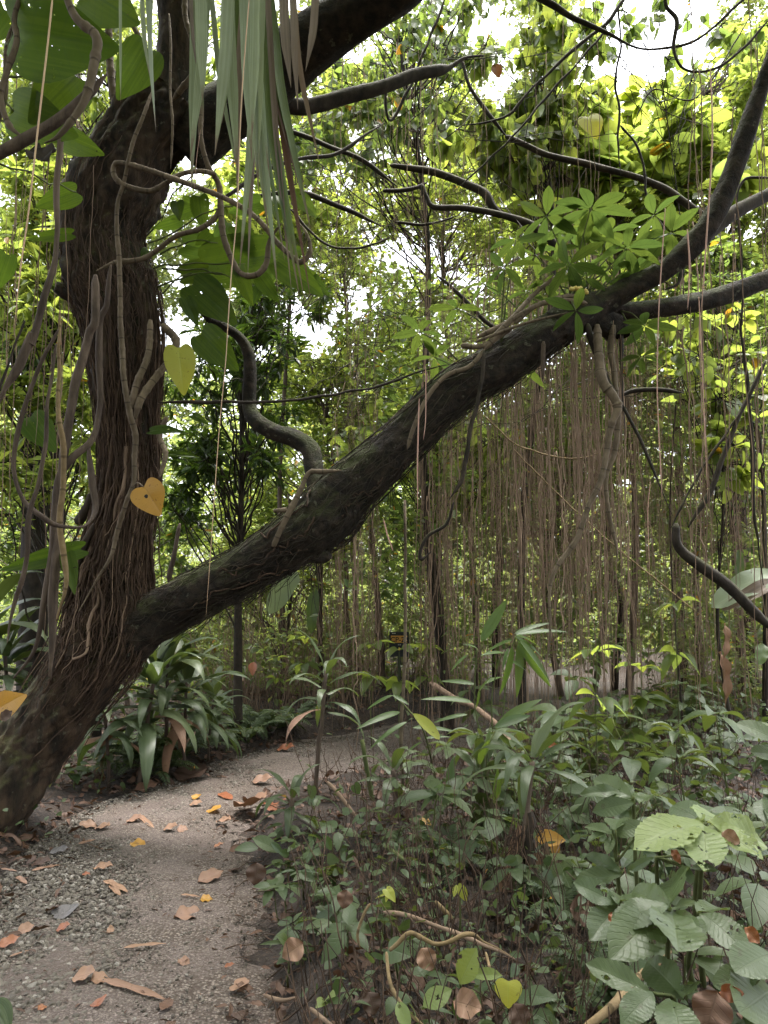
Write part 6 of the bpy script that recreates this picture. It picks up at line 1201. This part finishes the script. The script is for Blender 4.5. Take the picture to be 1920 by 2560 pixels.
# ------------------------------------------------------------------ banana leaves
def banana(label, b, t, wr, mk, up, dro=.15):
    th = leaf_at('banana_leaf', b, t, strip_leaf(22, lambda q: .16 * (min(1, q * 5 + .1) * max(0, 1 - q ** 5) ** .8) + .003, .25, dro, 3, wave=.02), wr, M[mk], None, up, label=label, category='leaf'); return th
banana('pale grey-green banana leaf hanging below the limb', Q('C', 1275, 1060, 9), Q('C', 1165, 1270, 8.9), 1.25, 'banana', np.array((.5, -1, .3)))
banana('dark green banana leaf hanging straight down right of the pale one', Q('C', 1365, 1160, 9), Q('C', 1335, 1350, 8.9), .9, 'bananad', np.array((-.3, -1, .1)))
banana('large grey torn banana leaf lying behind the slanting branch at the right', Q('D', 1700, 1090, 6.6), Q('D', 1430, 1190, 6.4), 1.1, 'banana', np.array((0, -.7, .8)), .2)
banana('upright green banana leaf piece at the right edge', Q('D', 1530, 1130, 6.8), Q('D', 1535, 990, 6.8), 1.0, 'bananad', np.array((.2, -1, .2)), .0)
banana('curled tan dead banana leaf at the right edge', Q('D', 1690, 1130, 6.5), Q('D', 1530, 1190, 6.3), .8, 'strapd', np.array((0, -1, .5)), .5)
banana('green drooping leaf at the right edge above the dry hanging leaf', Q('D', 1640, 1400, 5.8), Q('D', 1625, 1480, 5.7), 1.6, 'bananad', np.array((-.3, -1, .2)))
for (u0, v0, u1, v1, lab) in ((1470, 1310, 1475, 1480, 'long crumpled pale dead leaf hanging at the right'), (1450, 50, 1490, 290, 'pinkish dead leaf strip hanging below the crumpled leaf')):
    qd = 'D' if v0 > 1000 else 'F'; leaf_at('dead_leaf', Q(qd, u0, v0, 6.2), Q(qd, u1, v1, 6.1), strip_leaf(16, w_lance, .8, .1, 2, wave=.05), .6, M['litpale'], None, np.array((.3, -1, .2)), label=lab, category='leaf')
leaf_at('orange_leaf', Q('E', 1095, 95, 9.3), Q('E', 1090, 150, 9.2), strip_leaf(9, w_ovate, .6, .2, 2), 1.0, M['orange'], None, np.array((0, -1, .3)), label='orange dead leaf hanging above the small bright sapling', category='leaf')
leaf_at('orange_leaf', Q('B', 475, 275, 8), Q('B', 500, 330, 8), strip_leaf(9, w_ovate, .4, .2, 2), 1.3, M['orange'], None, np.array((0, -1, .1)), label='orange leaf caught among the heart leaves near the top', category='leaf')
leaf_at('yellow_leaf', Q('B', 880, 505, 7.5), Q('B', 925, 570, 7.4), HRT, 1.2, M['ylime'], None, np.array((0, -1, .1)), label='large yellow lobed leaf below the bright leaves at upper right', category='leaf')
leaf_at('pale_leaf', Q('B', 730, 975, 5.6), Q('B', 815, 1015, 5.5), strip_leaf(9, w_ovate, .3, .2, 2), 1.0, M['banana'], None, np.array((0, -1, .1)), label='pale whitish leaf shining behind the umbrella plant', category='leaf')

# ------------------------------------------------------------------ sticks and canes on the ground
one('fallen_branch', [('F', 205, 180, 24, 7.6), ('F', 300, 255, 24, 7.2), ('F', 420, 310, 24, 6.7), ('F', 520, 410, 26, 6.2), ('F', 630, 545, 24, 5.7)], 'F', M['stick'], 'bent pale brown fallen branch lying across the middle of the undergrowth', 'branch', amp=.1)
one('fallen_cane', [('F', 860, 1680, 33, 2.15), ('F', 960, 1590, 36, 2.2), ('F', 1060, 1495, 37, 2.3), ('F', 1150, 1420, 37, 2.4), ('F', 1250, 1340, 33, 2.5)], 'F', M['cane'], 'pale yellowish cane lying slantwise at the bottom right', 'branch', amp=.06, nodes=6)
one('fallen_cane', [('F', 690, 1110, 26, 3.6), ('F', 790, 1135, 30, 3.55), ('F', 900, 1170, 29, 3.5), ('F', 1020, 1260, 29, 3.3), ('F', 1110, 1340, 29, 3.1)], 'F', M['cane'], 'pale cane passing behind the dead brown leaves to the right', 'branch', amp=.06)
one('looping_cane', [('F', 20, 1340, 14, 2.5), ('F', 60, 1310, 16, 2.5), ('F', 110, 1268, 16, 2.5), ('F', 160, 1290, 16, 2.5), ('F', 220, 1316, 17, 2.5), ('F', 290, 1305, 17, 2.5), ('F', 350, 1278, 17, 2.5), ('F', 395, 1278, 16, 2.52), ('F', 430, 1300, 12, 2.55), ('F', 560, 1370, 9, 2.6)], 'F', M['cane'], 'golden wavy cane lying over the litter at the bottom centre', 'branch', amp=.05, nodes=9)
one('looping_cane', [('F', 12, 1350, 13, 2.45), ('F', 18, 1440, 14, 2.4), ('F', 50, 1530, 16, 2.35), ('F', 110, 1610, 16, 2.3), ('F', 190, 1680, 16, 2.25)], 'F', M['cane'], 'golden cane curving down to the bottom edge', 'branch', amp=.05, nodes=9)
one('looping_cane', [('E', 1600, 1140, 12, 2.9), ('E', 1570, 1190, 12, 2.9), ('E', 1550, 1270, 12, 2.9), ('E', 1560, 1340, 9, 2.9)], 'E', M['cane'], 'short hooked golden cane left of the frilled heart leaf', 'branch', amp=.05)
one('fallen_branch', [('F', 0, 1175, 16, 3.1), ('F', 120, 1200, 17, 3.0), ('F', 300, 1262, 19, 2.9), ('F', 450, 1325, 19, 2.8), ('F', 570, 1380, 14, 2.7)], 'F', M['hang'], 'long brown stick lying behind the golden wavy cane', 'branch', amp=.1)
one('fallen_branch', [('F', 225, 1125, 16, 3.2), ('F', 260, 1165, 19, 3.2), ('F', 300, 1210, 19, 3.2)], 'F', M['cane'], 'short tan stick sloping in the dark undergrowth', 'branch', amp=.1)
one('fallen_branch', [('E', 1415, 610, 19, 4.9), ('E', 1480, 690, 19, 4.8), ('E', 1550, 775, 17, 4.7)], 'E', M['stick'], 'snapped stick leaning beside the lone cane plant', 'branch', amp=.1)
one('fallen_branch', [('E', 1280, 760, 12, 4.6), ('E', 1370, 830, 12, 4.4), ('E', 1450, 900, 10, 4.3)], 'E', M['dstem'], 'thin dark stick behind the stubby cane plant', 'branch', amp=.1)
one('fallen_branch', [('F', 0, 890, 19, 3.9), ('F', 60, 930, 16, 3.8), ('F', 120, 975, 13, 3.7)], 'F', M['stem'], 'greenish stick lying at the left of the undergrowth', 'branch', amp=.1)
one('fallen_branch', [('E', 1050, 430, 10, 10.3), ('E', 1160, 440, 13, 10.3), ('E', 1290, 445, 12, 10.3)], 'E', M['dbranch'], 'dark stick lying on the far side of the path', 'branch', amp=.1)
one('fallen_branch', [('F', 440, 1350, 12, 2.6), ('F', 455, 1420, 13, 2.5), ('F', 490, 1470, 13, 2.45)], 'F', M['cane'], 'short upright tan stick right of the wavy cane', 'branch', amp=.1)
one('fallen_branch', [('E', 1140, 1530, 13, 2.45), ('E', 1220, 1560, 16, 2.4), ('E', 1290, 1540, 10, 2.4)], 'E', M['stick'], 'gnarled root piece at the lower edge of the bank', 'branch', amp=.15)
one('fallen_branch', [('E', 1340, 1590, 19, 2.3), ('E', 1400, 1640, 17, 2.25), ('E', 1470, 1690, 16, 2.2)], 'E', M['stick'], 'broken tan stick at the bottom edge', 'branch', amp=.12)

# ------------------------------------------------------------------ fallen leaves that lie singly on the path
K5 = 620 / 1659.0
DL = [strip_leaf(11, w_ovate, .45, -.2, 2, wave=.05), strip_leaf(11, w_ovate, .3, .25, 2, wave=.07), strip_leaf(13, lambda t: .055 * (1 - t ** 6) ** .8 * min(1, .4 + 5 * t) + .002, .5, .05, 1, wave=.01), fan_leaf(heart(26, .45), rings=3, droop=-.25, fold=.3, wave=.03)]
def fallen(u, v, u1, v1, tm, wr, mk, label, z=.012, cat='leaf'):
    b = GG(u * K5, 1900 + v * K5); t = GG(u1 * K5, 1900 + v1 * K5); b[2] += z; t[2] += z + RN.uniform(0, .012)
    if abs(v1 - v) > abs(u1 - u): t = P(u1 * K5, 1900 + v1 * K5, b[1] + .03)
    leaf_at('fallen_leaf', b, t, tm, wr, M[mk], None, nrm(np.array((RN.normal(0, .2), -.25, 1))), label=label, category=cat)
for (u, v, u1, v1, k, wr, mk, lab) in (
    (645, 490, 525, 495, 0, 1.4, 'litpale', 'tan curled leaf, left one of a pair on the path edge'), (640, 500, 735, 510, 0, 1.5, 'litpale', 'tan curled leaf, right one of a pair on the path edge'), (850, 450, 950, 465, 0, 1.3, 'litpale', 'pinkish tan leaf beside a thin strip on the path'), (920, 420, 1025, 505, 2, 1, 'litpale', 'thin pinkish strip leaf leaning on the tan leaf'),
    (1090, 510, 1190, 515, 0, 1.4, 'litpale', 'pale tan leaf with folded edge in mid-path'), (1180, 515, 1265, 510, 1, 2.0, 'litpale', 'ragged pale leaf touching the folded one in mid-path'), (1285, 295, 1345, 290, 3, 1.2, 'yellow', 'small yellow leaf far up the path'), (1265, 340, 1355, 345, 0, 1.2, 'litpale', 'pale pink leaf just below the far yellow leaf'),
    (1410, 375, 1480, 390, 3, 1.2, 'yellow', 'small yellow leaf near the right path edge'), (875, 605, 968, 625, 1, 1.2, 'yellow', 'small pale yellow leaf alone in the middle of the path'), (525, 615, 640, 580, 2, 1.4, 'litpale', 'pinkish strip leaf left of the pale yellow leaf'), (205, 755, 345, 765, 0, 1.0, 'litter', 'brown leaf with dark back at the left'),
    (210, 800, 405, 755, 2, 1.4, 'litpale', 'long pinkish strip in front of the brown leaf at the left'), (620, 780, 760, 795, 0, .8, 'litpale', 'narrow tan leaf in the middle left of the path'), (390, 850, 400, 890, 1, 1.2, 'orange', 'tiny orange leaf at the left of the path'), (695, 868, 850, 942, 2, 1.5, 'litpale', 'bright pink strip leaf crossing another in mid-path'),
    (735, 900, 800, 965, 2, 1.6, 'litpale', 'dull pink strip crossed under the bright one'), (385, 955, 395, 1060, 2, 1.9, 'litpale', 'upright pink strip beside the grey leaf'), (360, 1110, 520, 1070, 3, 1.0, 'greyleaf', 'dark grey shrivelled leaf on the gravel'), (370, 1210, 470, 1205, 0, 1.5, 'orange', 'bright orange leaf on the gravel'),
    (485, 1215, 490, 1130, 2, 2.0, 'litpale', 'short pink strip leaning on the orange leaf'), (735, 1225, 740, 1112, 3, 1.1, 'litpale', 'golden brown upright leaf on the gravel'), (110, 1225, 225, 1200, 0, 1.6, 'litpale', 'pinkish triangular leaf at the left'), (-20, 1330, 130, 1290, 0, 1.2, 'orange', 'orange-brown leaf cut by the left edge'),
    (60, 1395, 210, 1345, 2, 1.2, 'litpale', 'thin pink strip low at the left'), (825, 1335, 1110, 1300, 2, .9, 'litpale', 'long flat pink strip in the middle of the path'), (1320, 880, 1490, 835, 0, 1.1, 'litpale', 'tan ragged leaf near the right bank'), (1160, 1120, 1395, 1075, 1, 1.1, 'litpale', 'big flat pinkish leaf pressed into the path'),
    (1335, 1000, 1420, 995, 1, 1.6, 'yellow', 'crumpled yellow leaf near the right bank'), (1210, 965, 1335, 985, 2, 1.1, 'litpale', 'thin grey-pink strip pointing at the crumpled yellow leaf'), (480, 1540, 640, 1545, 0, 1.5, 'litpale', 'big curled brown leaf in the foreground, left half'), (600, 1560, 735, 1530, 1, 1.6, 'litpale', 'big curled brown leaf in the foreground, right half'),
    (690, 1560, 1105, 1680, 2, .8, 'litpale', 'long pink strip leaf stretched across the foreground'), (620, 1740, 715, 1700, 3, 1.1, 'orange', 'small reddish leaf at the bottom of the path'), (1560, 1590, 1670, 1610, 3, 1.2, 'litpale', 'flat pale brown leaf at the lower right of the path'), (1495, 1465, 1570, 1465, 0, .9, 'orange', 'small orange strip near the lower right of the path'),
    (250, 1765, 310, 1730, 1, 1.2, 'orange', 'orange leaf tip at the bottom edge'), (1195, 1410, 1260, 1440, 1, 1.2, 'litpale', 'shredded pink leaf scrap in the lower path'), (0, 780, 110, 800, 2, 1.2, 'litpale', 'pink strip at the left edge below the trunk'), (110, 840, 175, 885, 2, 1.6, 'litpale', 'short pink strip at the left edge'),
    (300, 560, 355, 555, 3, 1.2, 'banana', 'small whitish leaf by the litter at the left'), (705, 320, 700, 385, 2, 2.6, 'litpale', 'reddish strip standing in the litter pile'), (320, 680, 470, 665, 0, .7, 'greyleaf', 'grey narrow leaf by the litter'), (550, 820, 600, 830, 1, 1.0, 'orange', 'small dark red leaf in mid-path'), (1430, 640, 1500, 620, 0, .9, 'orange', 'reddish leaf at the foot of the right bank')):
    fallen(u, v, u1, v1, DL[k], wr, mk, lab)
for (u, v, u1, v1, k, wr, mk, lab) in ((1085, 640, 1180, 640, 0, 1.3, 'litpale', 'pinkish leaf at the far bend of the path'), (1195, 495, 1275, 500, 0, 1.2, 'orange', 'reddish leaf on the far side of the path'), (1050, 745, 1140, 745, 0, 1.0, 'litpale', 'tan leaf beside the stubby cane plant'), (935, 815, 1000, 830, 0, 1.0, 'litpale', 'tan leaf at the right path edge below the bend'), (1180, 720, 1215, 735, 1, 1.3, 'orange', 'orange leaf under the stubby cane plant'), (580, 680, 690, 665, 0, 1.5, 'litter', 'large brown leaf in the litter under the strap-leaved shrubs'), (790, 640, 860, 600, 0, 1.5, 'litter', 'large brown curled leaf upright in the litter pile'), (950, 690, 1000, 715, 2, 3, 'orange', 'red strip in mid-path near the bend')):
    b = GG(*px('E', u, v)); t = GG(*px('E', u1, v1)); b[2] += .015; t[2] += .02; leaf_at('fallen_leaf', b, t, DL[k], wr, M[mk], None, nrm(np.array((RN.normal(0, .2), -.25, 1))), label=lab, category='leaf')
for (u, v, u1, v1, d, wr, mk, lab) in ((160, 1330, 210, 1430, 2.7, 1.5, 'litpale', 'broad pale brown dead leaf under the wavy cane'), (300, 1560, 420, 1590, 2.3, 1.6, 'litpale', 'broad tan dead leaf behind the mottled seedling'), (560, 1570, 610, 1680, 2.2, 1.6, 'litter', 'dark brown crumpled leaf at the bottom centre'), (1440, 1520, 1390, 1690, 1.7, 1.7, 'litter', 'large dark brown hanging leaf at the bottom right'), (1450, 1520, 1550, 1530, 1.72, 1.2, 'orange', 'orange-brown leaf end beside the large dark brown leaf'),
                            (800, 1160, 960, 1180, 3.3, 1.5, 'litter', 'big dark brown crumpled dead leaf over the pale cane'), (840, 1130, 900, 1230, 3.35, 1.4, 'litter', 'dark ragged dead leaf hanging over the pale cane'), (1245, 905, 1280, 965, 2.2, .9, 'orange', 'small rolled red leaf below the lime-green whorl'), (985, 1180, 985, 1230, 1.95, 1.0, 'orange', 'small rolled red leaf on the left leaf of the dark star'), (1460, 830, 1535, 880, 2.2, 1.5, 'litpale', 'fuzzy tan leaf lying on the lime-green whorl'), (705, 455, 755, 460, 4.3, 1.0, 'orange', 'small red leaf resting on the middle seedlings'), (1560, 1240, 1620, 1310, 2.0, 1.3, 'orange', 'rusty leaf at the right behind the dark star of leaves'), (1600, 1530, 1640, 1600, 2.4, 1.0, 'litter', 'x')):
    if lab == 'x': continue
    leaf_at('dead_leaf', P(*px('F', u, v), d), P(*px('F', u1, v1), d - .03), strip_leaf(13, w_ovate, .6, .2, 3, wave=.12), wr, M[mk], None, eye_up(P(*px('F', u, v), d), .8, .1), label=lab, category='leaf')
for (u, v, u1, v1, d, lab) in ((1110, 960, 1100, 1060, 3.0, 'big brown dead leaf on edge at the top of the bank'), (1500, 1080, 1480, 1160, 2.9, 'reddish brown dead leaf standing in the undergrowth'), (1310, 1310, 1220, 1370, 2.7, 'pale brown dead leaf hanging on the bank'), (1590, 1520, 1620, 1620, 2.4, 'reddish crumpled curl of dead leaf at the bottom')):
    leaf_at('dead_leaf', P(*px('E', u, v), d), P(*px('E', u1, v1), d - .03), strip_leaf(13, w_ovate, .6, .2, 3, wave=.1), 1.6, M['litpale' if 'pale' in lab else 'litter'], None, eye_up(P(*px('E', u, v), d), .8, .1), label=lab, category='leaf')
leaf_at('blade_leaf', P(*px('E', -60, 1560), 1.9), P(*px('E', 40, 1660), 1.85), strip_leaf(14, w_ovate, .3, .3, 2), 1.1, M['drac'], None, np.array((.3, -.5, 1)), label='dark glossy leaf tip poking in at the lower left corner', category='leaf')
leaf_at('blade_leaf', P(*px('F', 60, 1560), 1.95), P(*px('F', 110, 1690), 1.9), strip_leaf(14, w_ovate, .3, .1, 2), .8, M['lime'], None, np.array((-.3, -.5, 1)), label='light green leaf at the bottom edge left of the golden cane', category='leaf')
